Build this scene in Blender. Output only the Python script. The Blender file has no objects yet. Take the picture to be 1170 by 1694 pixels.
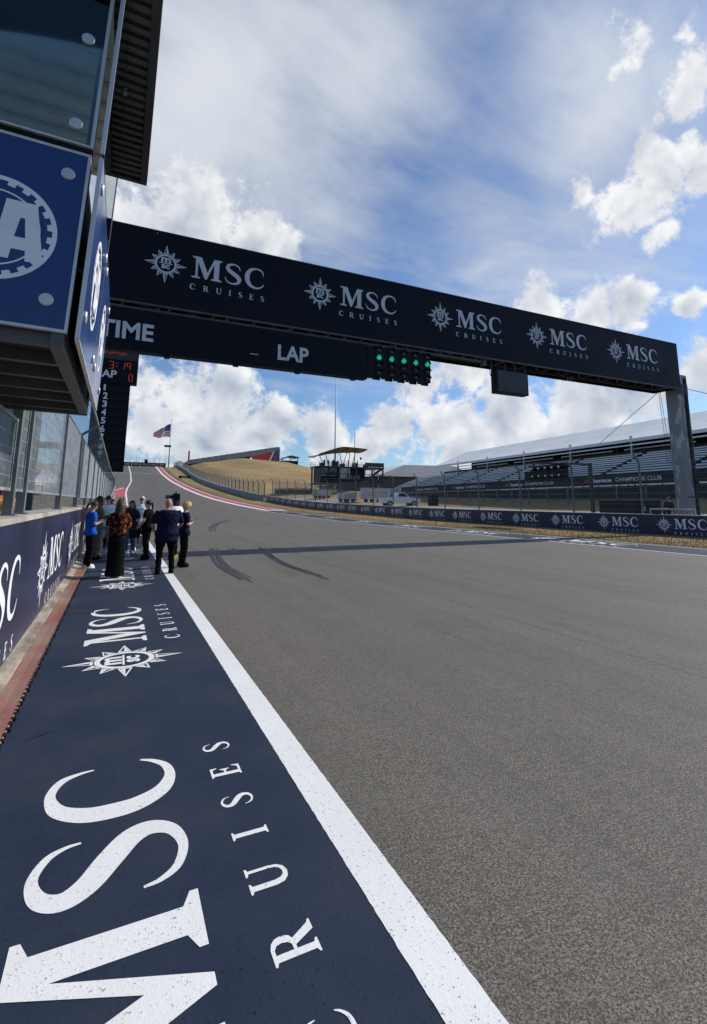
import bpy, bmesh, math, random
import numpy as np
from mathutils import Vector, Matrix
from mathutils.geometry import tessellate_polygon
random.seed(7); np.random.seed(7)
R_ = math.radians
SC = bpy.context.scene
COL = SC.collection

# ------------------------------------------------------------------ camera
cam_d = bpy.data.cameras.new('camera'); cam = bpy.data.objects.new('camera', cam_d); COL.objects.link(cam)
right = Vector((0.90092, -0.43397, 0.00318)); up = Vector((-0.07559, -0.14968, 0.98584)); fwd = Vector((0.42735, 0.8884, 0.16765))
mw = Matrix.Identity(4)
for i in range(3):
    mw[i][0] = right[i]; mw[i][1] = up[i]; mw[i][2] = -fwd[i]
mw[2][3] = 1.7
cam.matrix_world = mw
cam_d.sensor_fit = 'VERTICAL'; cam_d.sensor_height = 36.0; cam_d.lens = 36.0 * 825 / 1694
cam_d.shift_x = -15 / 1694; cam_d.shift_y = -157 / 1694
cam_d.clip_start = 0.05; cam_d.clip_end = 9000
SC.camera = cam

# ------------------------------------------------------------------ sun, sky, exposure
SUN_EL, SUN_AZ = R_(36), R_(2.0)          # azimuth measured from +X towards +Y
sun_dir = Vector((math.cos(SUN_EL) * math.cos(SUN_AZ), math.cos(SUN_EL) * math.sin(SUN_AZ), math.sin(SUN_EL)))
sd = bpy.data.lights.new('sun', 'SUN'); sd.energy = 4.1; sd.angle = R_(0.53); sd.color = (1.0, 0.955, 0.89)
sun = bpy.data.objects.new('sun', sd); COL.objects.link(sun)
sun.rotation_euler = sun_dir.to_track_quat('Z', 'Y').to_euler(); sun.location = (40, 0, 60)
SC.view_settings.view_transform = 'Standard'; SC.view_settings.look = 'None'
SC.view_settings.gamma = 1.0; SC.view_settings.use_curve_mapping = False
SC.view_settings.exposure = 0.12


class NT:
    """thin helper round a node tree"""
    def __init__(s, tree):
        s.t = tree
    def n(s, kind, **kw):
        nd = s.t.nodes.new(kind)
        for k, v in kw.items():
            setattr(nd, k, v)
        return nd
    def put(s, sock, v):
        if v is None:
            return
        if hasattr(v, 'default_value') or isinstance(v, bpy.types.NodeSocket):
            s.t.links.new(v, sock)
        else:
            if isinstance(v, (tuple, list)) and sock.type == 'RGBA' and len(v) == 3:
                v = (*v, 1.0)
            sock.default_value = v
    def m(s, op, a, b=None, c=None, clamp=False):
        nd = s.n('ShaderNodeMath', operation=op, use_clamp=clamp)
        for i, v in enumerate((a, b, c)):
            s.put(nd.inputs[i], v)
        return nd.outputs[0]
    def v(s, op, a, b=None, scale=None):
        nd = s.n('ShaderNodeVectorMath', operation=op)
        s.put(nd.inputs[0], a); s.put(nd.inputs[1], b)
        if scale is not None:
            s.put(nd.inputs['Scale'], scale)
        return nd.outputs['Value'] if op in ('DISTANCE', 'LENGTH', 'DOT_PRODUCT') else nd.outputs[0]
    def noise(s, vec, scale, detail=4.0, rough=0.55, dist=0.0):
        nd = s.n('ShaderNodeTexNoise')
        s.put(nd.inputs['Vector'], vec); s.put(nd.inputs['Scale'], scale); s.put(nd.inputs['Detail'], detail)
        s.put(nd.inputs['Roughness'], rough); s.put(nd.inputs['Distortion'], dist)
        return nd.outputs['Fac']
    def ramp(s, f, a, b, lo=0.0, hi=1.0, smooth=True):
        nd = s.n('ShaderNodeMapRange', interpolation_type='SMOOTHSTEP' if smooth else 'LINEAR')
        for k, v in (('Value', f), ('From Min', a), ('From Max', b), ('To Min', lo), ('To Max', hi)):
            s.put(nd.inputs[k], v)
        return nd.outputs[0]
    def mix(s, f, a, b):
        nd = s.n('ShaderNodeMix', data_type='RGBA')
        s.put(nd.inputs['Factor'], f)
        ca = [i for i in nd.inputs if i.type == 'RGBA']
        s.put(ca[0], a); s.put(ca[1], b)
        return [o for o in nd.outputs if o.type == 'RGBA'][0]
    def xyz(s, v):
        nd = s.n('ShaderNodeSeparateXYZ'); s.put(nd.inputs[0], v)
        return nd.outputs
    def comb(s, x, y, z):
        nd = s.n('ShaderNodeCombineXYZ')
        for i, v in enumerate((x, y, z)):
            s.put(nd.inputs[i], v)
        return nd.outputs[0]


# clouds of the place: direction of each cumulus lobe and its angular size
CUMULUS = [(0.092, 0.867, 0.49, 0.116), (0.188, 0.857, 0.479, 0.082), (0.036, 0.891, 0.453, 0.094), (-0.006, 0.877, 0.48, 0.059), (0.25, 0.851, 0.461, 0.05), (0.747, 0.46, 0.48, 0.066), (0.726, 0.518, 0.452, 0.057), (0.774, 0.497, 0.392, 0.037), (0.778, 0.417, 0.469, 0.059), (0.667, 0.556, 0.496, 0.024), (0.67, 0.647, 0.365, 0.064), (0.733, 0.581, 0.352, 0.071), (0.782, 0.525, 0.335, 0.057), (0.821, 0.468, 0.326, 0.032), (0.631, 0.389, 0.671, 0.030), (0.642, 0.42, 0.642, 0.016), (0.715, 0.366, 0.596, 0.044), (0.668, 0.348, 0.658, 0.018), (0.749, 0.383, 0.541, 0.030), (0.700, 0.409, 0.576, 0.012), (0.09, 0.975, 0.201, 0.084), (0.168, 0.969, 0.184, 0.069), (0.027, 0.978, 0.207, 0.054), (0.273, 0.953, 0.135, 0.071), (0.363, 0.922, 0.131, 0.066), (0.044, 0.991, 0.126, 0.087), (0.129, 0.985, 0.113, 0.091), (0.229, 0.967, 0.11, 0.07), (0.483, 0.865, 0.138, 0.066), (0.572, 0.803, 0.166, 0.082), (0.527, 0.819, 0.226, 0.054), (0.583, 0.774, 0.246, 0.07), (0.671, 0.726, 0.15, 0.111), (0.75, 0.637, 0.177, 0.094), (0.801, 0.563, 0.201, 0.078), (0.613, 0.783, 0.106, 0.069), (0.713, 0.694, 0.102, 0.086), (0.431, 0.896, 0.108, 0.048), (0.851, 0.478, 0.219, 0.054)]


def build_world():
    w = bpy.data.worlds.new('World'); SC.world = w; w.use_nodes = True
    w.cycles.sampling_method = 'MANUAL'; w.cycles.sample_map_resolution = 256
    w.node_tree.nodes.clear(); T = NT(w.node_tree)
    D = T.v('NORMALIZE', T.n('ShaderNodeTexCoord').outputs['Generated'])
    sky = T.n('ShaderNodeTexSky', sky_type='NISHITA', sun_disc=False)
    sky.sun_elevation = SUN_EL; sky.sun_rotation = math.pi / 2 - SUN_AZ
    sky.altitude = 150; sky.air_density = 1.0; sky.dust_density = 0.6; sky.ozone_density = 3.0

    wn = T.n('ShaderNodeTexNoise'); T.put(wn.inputs['Vector'], D); wn.inputs['Scale'].default_value = 7.0; wn.inputs['Detail'].default_value = 3.0
    warp = T.v('SCALE', T.v('SUBTRACT', wn.outputs['Color'], (0.5, 0.5, 0.5)), scale=0.11)

    W = T.v('ADD', D, warp); acc = None
    lobes = [(x, y - .02, z + .045, r) if x > .66 and .38 < z < .53 else (x, y, z, r) for x, y, z, r in CUMULUS]
    for x, y, z, r in lobes:
        thin = z > 0.54          # the highest lobes are torn and thin
        q = T.m('MULTIPLY_ADD', T.v('DISTANCE', W, (x, y, z)), -1.0 / (r * (2.6 if thin else 1.4)), 0.74 if thin else 1.0)
        acc = q if acc is None else T.m('MAXIMUM', acc, q)
    s = T.xyz(D)
    # the same kind of scattered cumulus everywhere else, thicker towards the horizon
    gen = T.m('MULTIPLY_ADD', wn.outputs['Fac'], 2.6, -1.75)
    band = T.m('MULTIPLY_ADD', T.m('ABSOLUTE', T.m('SUBTRACT', s[2], 0.05)), -5.0, 0.10)
    acc = T.m('MAXIMUM', T.m('MAXIMUM', acc, gen), T.m('MAXIMUM', band, -0.8))
    base = T.m('MULTIPLY_ADD', acc, 1.15, -0.34)
    off = (sun_dir + Vector((-0.25, -0.1, 0.85))).normalized() * 0.030
    n0 = T.m('SUBTRACT', T.noise(D, 11.0, 9.0, 0.66, 0.1), 0.5)
    n1 = T.m('SUBTRACT', T.noise(T.v('ADD', D, tuple(off)), 11.0, 3.0, 0.55, 0.15), 0.5)
    d0 = T.m('MULTIPLY_ADD', n0, 2.6, base)
    a_cu = T.m('MULTIPLY', T.ramp(d0, -0.05, 0.36), 0.97)
    lit = T.m('MULTIPLY_ADD', T.m('SUBTRACT', n0, n1), 2.4, 0.70)
    lit = T.m('SUBTRACT', lit, T.m('MULTIPLY', T.ramp(d0, 0.15, 1.2), 0.50), clamp=True)
    c_cu = T.mix(lit, (3.5, 4.1, 5.1), (8.7, 8.75, 8.8))
    # high veil of cirrus and altostratus
    den = T.m('ADD', T.m('MAXIMUM', s[2], 0.02), 0.16)
    pl = T.comb(T.m('DIVIDE', s[0], den), T.m('DIVIDE', s[1], den), 0.0)
    mp = T.n('ShaderNodeMapping'); T.put(mp.inputs['Vector'], pl)
    mp.inputs['Rotation'].default_value = (0, 0, R_(24)); mp.inputs['Scale'].default_value = (0.8, 1.9, 1)
    w1 = T.noise(mp.outputs[0], 1.35, 9.0, 0.62, 0.45)
    w2 = T.noise(pl, 1.4, 5.0, 0.55, 0.3)
    veil = T.m('MAXIMUM', T.m('MULTIPLY_ADD', T.v('DISTANCE', D, (0.10, 0.72, 0.69)), -1.9, 0.80), -0.30)
    for c_, k_, a_ in (((0.564, 0.664, 0.492), -2.6, 0.50), ((0.668, 0.485, 0.564), -2.4, 0.58), ((0.30, 0.79, 0.53), -2.6, 0.42)):
        veil = T.m('MAXIMUM', veil, T.m('MULTIPLY_ADD', T.v('DISTANCE', D, c_), k_, a_))
    cov = T.m('ADD', T.m('MULTIPLY_ADD', w1, 1.7, -0.88), T.m('MULTIPLY_ADD', w2, 0.9, -0.44))
    a_ci = T.m('MULTIPLY', T.ramp(T.m('ADD', cov, T.m('MULTIPLY', veil, 1.0)), -0.32, 0.72), 0.92)
    c_ci = T.mix(T.ramp(w2, 0.35, 0.65), (5.0, 5.5, 6.4), (6.9, 7.2, 7.7))
    blue = T.v('MULTIPLY', sky.outputs[0], (0.78, 0.95, 1.14))
    col = T.mix(a_ci, blue, c_ci)
    col = T.mix(a_cu, col, c_cu)
    bg = T.n('ShaderNodeBackground'); T.put(bg.inputs['Color'], col); bg.inputs['Strength'].default_value = 0.1
    out = T.n('ShaderNodeOutputWorld'); T.t.links.new(bg.outputs[0], out.inputs[0])


build_world()

# ------------------------------------------------------------------ materials
MATS = {}


def pm(name, col, rough=0.6, var=0.12, vs=3.0, bump=0.0, bs=40.0, metal=0.0, col2=None, spec=0.5, stretch=(1, 1, 1), emit=0.0, coat=0.0, sharp=(.3, .7)):
    """procedural painted / raw material with a little colour variation and relief"""
    m = bpy.data.materials.new(name); m.use_nodes = True; T = NT(m.node_tree)
    b = m.node_tree.nodes['Principled BSDF']
    vec = T.v('MULTIPLY', T.n('ShaderNodeTexCoord').outputs['Object'], stretch)
    f = T.ramp(T.noise(vec, vs, 6.0, 0.62), *sharp)
    lo = tuple(c * (1 - var) for c in col); hi = tuple(min(1, c * (1 + var)) for c in (col2 or col))
    c = T.mix(f, lo, hi); T.put(b.inputs['Base Color'], c)
    T.put(b.inputs['Roughness'], T.m('MULTIPLY_ADD', f, 0.12, rough - 0.06, clamp=True))
    b.inputs['Metallic'].default_value = metal; b.inputs['Specular IOR Level'].default_value = spec
    if coat:
        b.inputs['Coat Weight'].default_value = coat
    if bump:
        bn = T.n('ShaderNodeBump'); bn.inputs['Strength'].default_value = bump; bn.inputs['Distance'].default_value = 0.01
        T.put(bn.inputs['Height'], T.noise(vec, bs, 4.0)); T.put(b.inputs['Normal'], bn.outputs[0])
    if emit:
        T.put(b.inputs['Emission Color'], c); b.inputs['Emission Strength'].default_value = emit
    MATS[name] = m
    return m


def asphalt():
    m = bpy.data.materials.new('asphalt'); m.use_nodes = True; T = NT(m.node_tree); b = m.node_tree.nodes['Principled BSDF']
    P = T.n('ShaderNodeTexCoord').outputs['Object']
    s = T.xyz(P)
    fine = T.noise(P, 190.0, 2.0, 0.6); mid = T.noise(P, 85.0, 2.0, 0.55)
    big = T.noise(P, 0.22, 5.0, 0.6); patch = T.noise(P, 1.7, 4.0, 0.6)
    streak = T.noise(T.v('MULTIPLY', P, (1.3, 0.035, 1.0)), 1.0, 5.0, 0.6)
    grain = T.m('ADD', T.m('MULTIPLY', fine, 0.55), T.m('MULTIPLY', mid, 0.45))
    c = T.mix(T.ramp(grain, 0.41, 0.60), (0.028, 0.024, 0.019), (0.288, 0.259, 0.218))
    tone = T.m('ADD', T.m('MULTIPLY', big, 0.35), T.m('MULTIPLY', streak, 0.65))
    c = T.mix(T.ramp(tone, 0.35, 0.66, 0.0, 0.34), c, (0.062, 0.057, 0.050))
    c = T.mix(T.ramp(patch, 0.45, 0.70, 0.0, 0.26), c, (0.18, 0.166, 0.145))
    c = T.mix(T.ramp(T.noise(P, 13.0, 4.0, 0.65), 0.42, 0.68, 0.0, 0.36), c, (0.062, 0.056, 0.047))
    c = T.mix(T.ramp(T.noise(P, 36.0, 2.0, 0.6), 0.48, 0.62, 0.0, 0.40), c, (0.045, 0.040, 0.033))
    c = T.mix(T.ramp(T.noise(T.v('MULTIPLY', P, (1.0, 0.12, 1.0)), 2.2, 6.0, 0.7), 0.52, 0.70, 0.0, 0.30), c, (0.05, 0.047, 0.043))
    # paving seams along the lanes
    for sx in (5.35, 9.4, 13.4):
        wob = T.m('MULTIPLY_ADD', T.noise(T.v('MULTIPLY', P, (0, 1.2, 0)), 1.0, 3.0), 0.05, sx - 0.025)
        c = T.mix(T.ramp(T.m('ABSOLUTE', T.m('SUBTRACT', s[0], wob)), 0.008, 0.03, 0.40, 0.0), c, (0.03, 0.028, 0.025))
    # rubbered-in, darker surface where cars line up and climb
    rub = T.m('MULTIPLY', T.ramp(T.m('ABSOLUTE', T.m('SUBTRACT', s[0], 8.5)), 2.0, 7.5, 1.0, 0.0), T.ramp(s[1], 15.0, 120.0, 0.06, 0.42))
    c = T.mix(T.m('MULTIPLY', rub, T.ramp(streak, 0.3, 0.7, 0.4, 1.0)), c, (0.06, 0.058, 0.055))
    T.put(b.inputs['Base Color'], c)
    b.inputs['Roughness'].default_value = 0.80; b.inputs['Specular IOR Level'].default_value = 0.32
    bn = T.n('ShaderNodeBump'); bn.inputs['Strength'].default_value = 0.2; bn.inputs['Distance'].default_value = 0.003
    T.put(bn.inputs['Height'], grain); T.put(b.inputs['Normal'], bn.outputs[0])
    MATS['asphalt'] = m


def paint(name, col, under=(0.09, 0.088, 0.085), wear=0.62, rough=0.5, dirt=(0.3, 0.28, 0.25), dirt_amt=0.12):
    """paint rolled onto asphalt: pits of bare stone, fine relief, some scuffing"""
    m = bpy.data.materials.new(name); m.use_nodes = True; T = NT(m.node_tree); b = m.node_tree.nodes['Principled BSDF']
    P = T.n('ShaderNodeTexCoord').outputs['Object']
    P = T.n('ShaderNodeNewGeometry').outputs['Position']
    fine = T.noise(P, 120.0, 2.0, 0.6); mid = T.noise(P, 50.0, 2.0, 0.6); big = T.noise(P, 0.9, 5.0, 0.65)
    scr = T.noise(T.v('MULTIPLY', P, (2.2, 7.0, 1.0)), 3.0, 8.0, 0.7)
    c = T.mix(T.ramp(big, 0.3, 0.7, 0.0, dirt_amt), col, dirt)
    c = T.mix(T.ramp(scr, 0.60, 0.72, 0.0, 0.34), c, dirt)
    c = T.mix(T.ramp(T.m('ADD', T.m('MULTIPLY', fine, 0.55), T.m('MULTIPLY', mid, 0.45)), wear, wear + 0.05), c, under)
    T.put(b.inputs['Base Color'], c); T.put(b.inputs['Roughness'], T.m('MULTIPLY_ADD', mid, 0.3, rough - 0.15))
    b.inputs['Specular IOR Level'].default_value = 0.22
    bn = T.n('ShaderNodeBump'); bn.inputs['Strength'].default_value = 0.4; bn.inputs['Distance'].default_value = 0.003
    T.put(bn.inputs['Height'], T.m('ADD', fine, mid)); T.put(b.inputs['Normal'], bn.outputs[0])
    MATS[name] = m


def grass_mat():
    m = bpy.data.materials.new('dry_grass'); m.use_nodes = True; T = NT(m.node_tree); b = m.node_tree.nodes['Principled BSDF']
    P = T.n('ShaderNodeTexCoord').outputs['Object']
    n1 = T.noise(P, 0.06, 6.0, 0.65); n2 = T.noise(P, 6.0, 5.0, 0.65); n3 = T.noise(T.v('MULTIPLY', P, (1, 1, 3)), 0.5, 6.0, 0.7)
    c = T.mix(T.ramp(n1, 0.35, 0.65), (0.33, 0.225, 0.105), (0.40, 0.285, 0.145))
    c = T.mix(T.ramp(n3, 0.42, 0.66, 0.0, 0.55), c, (0.21, 0.155, 0.065))
    c = T.mix(T.ramp(n2, 0.35, 0.65, 0.0, 0.5), c, (0.27, 0.195, 0.085))
    n4 = T.noise(T.v('MULTIPLY', P, (0.5, 1.0, 1.0)), 0.16, 8.0, 0.75, 0.6)
    c = T.mix(T.ramp(n4, 0.50, 0.68, 0.0, 0.62), c, (0.15, 0.115, 0.052))
    c = T.mix(T.ramp(n4, 0.28, 0.42, 0.45, 0.0), c, (0.46, 0.36, 0.22))
    T.put(b.inputs['Base Color'], c); b.inputs['Roughness'].default_value = 0.95; b.inputs['Specular IOR Level'].default_value = 0.1
    bn = T.n('ShaderNodeBump'); bn.inputs['Strength'].default_value = 0.8; bn.inputs['Distance'].default_value = 0.05
    T.put(bn.inputs['Height'], n2); T.put(b.inputs['Normal'], bn.outputs[0])
    MATS['dry_grass'] = m


def glass_mat(name, tint, refl=0.12):
    m = bpy.data.materials.new(name); m.use_nodes = True; T = NT(m.node_tree); T.t.nodes.clear()
    tr = T.n('ShaderNodeBsdfTransparent'); T.put(tr.inputs[0], tint)
    gl = T.n('ShaderNodeBsdfGlossy'); gl.inputs['Roughness'].default_value = 0.02; T.put(gl.inputs['Color'], (0.9, 0.95, 0.92))
    fr = T.n('ShaderNodeFresnel'); fr.inputs['IOR'].default_value = 1.5
    nz = T.noise(T.n('ShaderNodeTexCoord').outputs['Object'], 2.0, 4.0)
    fac = T.m('ADD', T.m('MULTIPLY', fr.outputs[0], 1.0), T.m('MULTIPLY', nz, refl * 0.4), clamp=True)
    mx = T.n('ShaderNodeMixShader'); T.put(mx.inputs[0], fac); T.t.links.new(tr.outputs[0], mx.inputs[1]); T.t.links.new(gl.outputs[0], mx.inputs[2])
    o = T.n('ShaderNodeOutputMaterial'); T.t.links.new(mx.outputs[0], o.inputs[0])
    MATS[name] = m


def peeling():
    m = bpy.data.materials.new('peeling_steel'); m.use_nodes = True; T = NT(m.node_tree); b = m.node_tree.nodes['Principled BSDF']
    P = T.n('ShaderNodeTexCoord').outputs['Object']
    f = T.ramp(T.noise(T.v('MULTIPLY', P, (1.6, 1.6, 0.45)), 1.6, 7.0, 0.6, 0.6), 0.535, 0.555)
    g = T.noise(P, 5.0, 5.0)
    c = T.mix(g, (0.17, 0.18, 0.195), (0.25, 0.26, 0.275))
    c = T.mix(f, c, (0.42, 0.41, 0.40))
    T.put(b.inputs['Base Color'], c); b.inputs['Roughness'].default_value = 0.6
    MATS['peeling_steel'] = m


asphalt(); grass_mat(); peeling()
paint('navy_paint', (0.0125, 0.0215, 0.050), under=(0.006, 0.008, 0.012), wear=0.60, rough=0.72, dirt=(0.040, 0.050, 0.066), dirt_amt=0.5)
paint('white_paint', (0.80, 0.80, 0.78), under=(0.22, 0.21, 0.20), wear=0.60, rough=0.5, dirt=(0.48, 0.47, 0.44), dirt_amt=0.22)
paint('red_paint', (0.46, 0.03, 0.03), wear=0.64, dirt=(0.42, 0.16, 0.14), dirt_amt=0.25)
paint('worn_red', (0.24, 0.05, 0.042), under=(0.27, 0.22, 0.18), wear=0.53, dirt=(0.30, 0.22, 0.17), dirt_amt=0.8)
paint('rubber_mark', (0.009, 0.009, 0.010), under=(0.08, 0.076, 0.07), wear=0.58, dirt=(0.035, 0.034, 0.032), dirt_amt=0.4)
paint('dark_mark', (0.011, 0.014, 0.026), under=(0.03, 0.038, 0.06), wear=0.52, dirt=(0.02, 0.026, 0.04), dirt_amt=0.5)
pm('concrete', (0.34, 0.30, 0.25), 0.9, 0.22, 1.6, 0.4, 30, col2=(0.36, 0.33, 0.28))
pm('gutter_concrete', (0.24, 0.19, 0.145), 0.9, 0.35, 2.2, 0.5, 40, col2=(0.33, 0.28, 0.225), stretch=(2.5, 0.6, 1))
pm('grey_concrete', (0.30, 0.30, 0.29), 0.9, 0.18, 0.6, 0.3, 12)
pm('banner_navy', (0.014, 0.019, 0.052), 0.34, 0.15, 0.8, 0.05, 3.0, col2=(0.017, 0.023, 0.060), spec=0.45)
pm('gantry_black', (0.0042, 0.0055, 0.0105), 0.55, 0.35, 0.4, 0.25, 0.9, spec=0.16)
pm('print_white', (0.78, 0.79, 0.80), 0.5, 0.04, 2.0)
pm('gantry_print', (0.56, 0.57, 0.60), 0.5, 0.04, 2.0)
pm('print_red', (0.55, 0.035, 0.03), 0.5, 0.05, 2.0)
pm('fia_blue', (0.016, 0.045, 0.155), 0.24, 0.08, 0.8, spec=0.5)
pm('ceiling_white', (0.62, 0.64, 0.62), 0.6, 0.1, 2.0)
pm('silver', (0.62, 0.60, 0.57), 0.38, 0.12, 4.0, metal=0.45, stretch=(1, 1, 0.2))
pm('aluminium_dull', (0.42, 0.43, 0.44), 0.5, 0.15, 2.0, metal=0.6)
pm('galvanised', (0.30, 0.33, 0.34), 0.55, 0.25, 5.0, 0.05, 30, metal=0.45)
pm('post_steel', (0.155, 0.18, 0.18), 0.55, 0.25, 3.0, metal=0.3)
pm('dark_steel', (0.035, 0.036, 0.038), 0.55, 0.3, 3.0)
pm('black_box', (0.007, 0.007, 0.008), 0.55, 0.3, 3.0, spec=0.2)
pm('led_face', (0.0042, 0.006, 0.010), 0.55, 0.3, 3.0, 0.1, 60, spec=0.15)
pm('screen_grey', (0.016, 0.02, 0.02), 0.5, 0.2, 3.0)
pm('lamp_dark', (0.02, 0.022, 0.024), 0.18, 0.2, 4.0)
pm('lamp_green', (0.01, 0.55, 0.30), 0.3, 0.05, 8.0, emit=0.45)
pm('led_red', (0.55, 0.05, 0.03), 0.5, 0.1, 8.0, emit=0.28)
pm('stand_roof', (0.80, 0.785, 0.76), 0.7, 0.07, 0.3)
pm('bench_alu', (0.84, 0.81, 0.77), 0.45, 0.06, 1.0)
pm('scrim_black', (0.014, 0.014, 0.016), 0.8, 0.3, 1.0)
pm('riser_dark', (0.035, 0.036, 0.04), 0.8, 0.3, 1.0)
pm('stand_dark', (0.05, 0.045, 0.042), 0.8, 0.3, 0.8)
pm('roof_steel', (0.075, 0.075, 0.078), 0.55, 0.3, 2.0)
pm('vehicle_white', (0.78, 0.78, 0.78), 0.25, 0.04, 1.0, coat=0.3)
pm('trailer_white', (0.50, 0.50, 0.49), 0.5, 0.1, 1.0)
pm('tyre', (0.018, 0.018, 0.018), 0.85, 0.2, 8.0)
pm('glass_dark', (0.012, 0.016, 0.02), 0.06, 0.2, 3.0, spec=0.8)
pm('canopy_tan', (0.25, 0.20, 0.155), 0.7, 0.15, 1.5)
pm('pit_wall_panel', (0.36, 0.36, 0.355), 0.6, 0.1, 0.5)
pm('tent_white', (0.72, 0.72, 0.71), 0.7, 0.06, 0.5)
pm('hedge_green', (0.035, 0.055, 0.02), 0.9, 0.5, 3.0)
pm('flag_red', (0.58, 0.10, 0.12), 0.8, 0.1, 2.0)
pm('flag_white', (0.85, 0.84, 0.84), 0.8, 0.05, 2.0)
pm('flag_blue', (0.08, 0.09, 0.22), 0.8, 0.1, 2.0)
pm('seat_grey', (0.26, 0.265, 0.27), 0.7, 0.25, 0.6)
pm('panel_red', (0.50, 0.05, 0.055), 0.6, 0.15, 0.3)
pm('panel_blue', (0.045, 0.07, 0.20), 0.6, 0.15, 0.3)
pm('cone_white', (0.75, 0.74, 0.70), 0.6, 0.08, 2.0)
glass_mat('booth_glass', (0.80, 0.90, 0.86))
glass_mat('side_glass', (0.55, 0.60, 0.62))

# ------------------------------------------------------------------ helpers


class MB:
    def __init__(s):
        s.v = []; s.f = []; s.mi = []; s.cur = 0
    def add(s, vs, fs):
        o = len(s.v); s.v += [tuple(p) for p in vs]; s.f += [tuple(i + o for i in f) for f in fs]; s.mi += [s.cur] * len(fs)
        return s
    def box(s, x0, x1, y0, y1, z0, z1):
        return s.add([(x0, y0, z0), (x1, y0, z0), (x1, y1, z0), (x0, y1, z0), (x0, y0, z1), (x1, y0, z1), (x1, y1, z1), (x0, y1, z1)],
                     [(3, 2, 1, 0), (4, 5, 6, 7), (0, 1, 5, 4), (1, 2, 6, 5), (2, 3, 7, 6), (3, 0, 4, 7)])
    def bar(s, p, q, r, n=4, r2=None):
        p, q = Vector(p), Vector(q); d = q - p
        if d.length < 1e-6:
            return s
        d.normalize(); a = Vector((0, 0, 1)) if abs(d.z) < 0.9 else Vector((1, 0, 0))
        u = d.cross(a).normalized(); w = d.cross(u); r2 = r if r2 is None else r2
        vs = []
        for c, rr in ((p, r), (q, r2)):
            for i in range(n):
                t = 2 * math.pi * (i + 0.5) / n; vs.append(c + (u * math.cos(t) + w * math.sin(t)) * rr)
        fs = [(i, (i + 1) % n, n + (i + 1) % n, n + i) for i in range(n)] + [tuple(range(n - 1, -1, -1)), tuple(range(n, 2 * n))]
        return s.add(vs, fs)
    def rbar(s, p, q, w, h, upv=(0, 0, 1)):
        """rectangular bar from p to q, w wide, h high"""
        p, q = Vector(p), Vector(q); d = (q - p).normalized(); upv = Vector(upv)
        if abs(d.dot(upv)) > 0.98:
            upv = Vector((0, 1, 0))
        u = d.cross(upv).normalized(); t = u.cross(d)
        vs = [c + u * (a * w / 2) + t * (b * h / 2) for c in (p, q) for a, b in ((-1, -1), (1, -1), (1, 1), (-1, 1))]
        return s.add(vs, [(0, 1, 5, 4), (1, 2, 6, 5), (2, 3, 7, 6), (3, 0, 4, 7), (3, 2, 1, 0), (4, 5, 6, 7)])
    def loft(s, rings, cap=True):
        n = len(rings[0]); o = [p for r in rings for p in r]
        fs = [(k * n + i, k * n + (i + 1) % n, (k + 1) * n + (i + 1) % n, (k + 1) * n + i) for k in range(len(rings) - 1) for i in range(n)]
        if cap:
            fs += [tuple(range(n - 1, -1, -1)), tuple((len(rings) - 1) * n + i for i in range(n))]
        return s.add(o, fs)
    def tube(s, pts, rad, n=8):
        pts = [Vector(p) for p in pts]; rings = []
        if not isinstance(rad, (list, tuple)):
            rad = [rad] * len(pts)
        for i, p in enumerate(pts):
            d = (pts[min(i + 1, len(pts) - 1)] - pts[max(i - 1, 0)]).normalized()
            a = Vector((0, 1, 0)) if abs(d.y) < 0.8 else Vector((1, 0, 0))
            u = d.cross(a).normalized(); w = d.cross(u)
            rr = rad[i] if isinstance(rad[i], (tuple, list)) else (rad[i], rad[i])
            rings.append([p + u * math.cos(2 * math.pi * k / n) * rr[0] + w * math.sin(2 * math.pi * k / n) * rr[1] for k in range(n)])
        return s.loft(rings)
    def ell(s, c, r, nu=12, nv=8):
        rings = []
        for j in range(nv + 1):
            t = math.pi * (0.03 + 0.94 * j / nv)
            rings.append([(c[0] + r[0] * math.sin(t) * math.cos(2 * math.pi * i / nu), c[1] + r[1] * math.sin(t) * math.sin(2 * math.pi * i / nu), c[2] - r[2] * math.cos(t)) for i in range(nu)])
        return s.loft(rings)
    def mesh(s, name):
        m = bpy.data.meshes.new(name); m.from_pydata(s.v, [], s.f)
        if any(s.mi):
            m.polygons.foreach_set('material_index', s.mi)
        return m
    def build(s, name, mat, parent=None, smooth=False):
        m = s.mesh(name)
        for k in (mat if isinstance(mat, (list, tuple)) else [mat]):
            m.materials.append(MATS[k] if isinstance(k, str) else k)
        if smooth:
            m.polygons.foreach_set('use_smooth', [True] * len(m.polygons))
        return link(name, m, parent)


def link(name, mesh, parent=None, mtx=None):
    o = bpy.data.objects.new(name, mesh); COL.objects.link(o)
    if mtx is not None:
        o.matrix_basis = mtx
    if parent is not None:
        o.parent = parent
        w = parent.matrix_basis.copy()
        if parent.parent is not None:
            w = parent.parent.matrix_basis @ parent.matrix_parent_inverse @ w
        o.matrix_parent_inverse = w.inverted()
    return o


def empty(name, loc=(0, 0, 0), mtx=None):
    o = bpy.data.objects.new(name, None); COL.objects.link(o); o.empty_display_size = 0.2
    o.matrix_basis = mtx if mtx is not None else Matrix.Translation(loc)
    return o


def tag(o, label=None, cat=None, group=None, kind=None):
    if label: o['label'] = label
    if cat: o['category'] = cat
    if group: o['group'] = group
    if kind: o['kind'] = kind
    return o


def child(src, parent, mtx):
    """another object on the same mesh"""
    return link(src.name.split('.')[0], src.data, parent, mtx)


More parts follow.
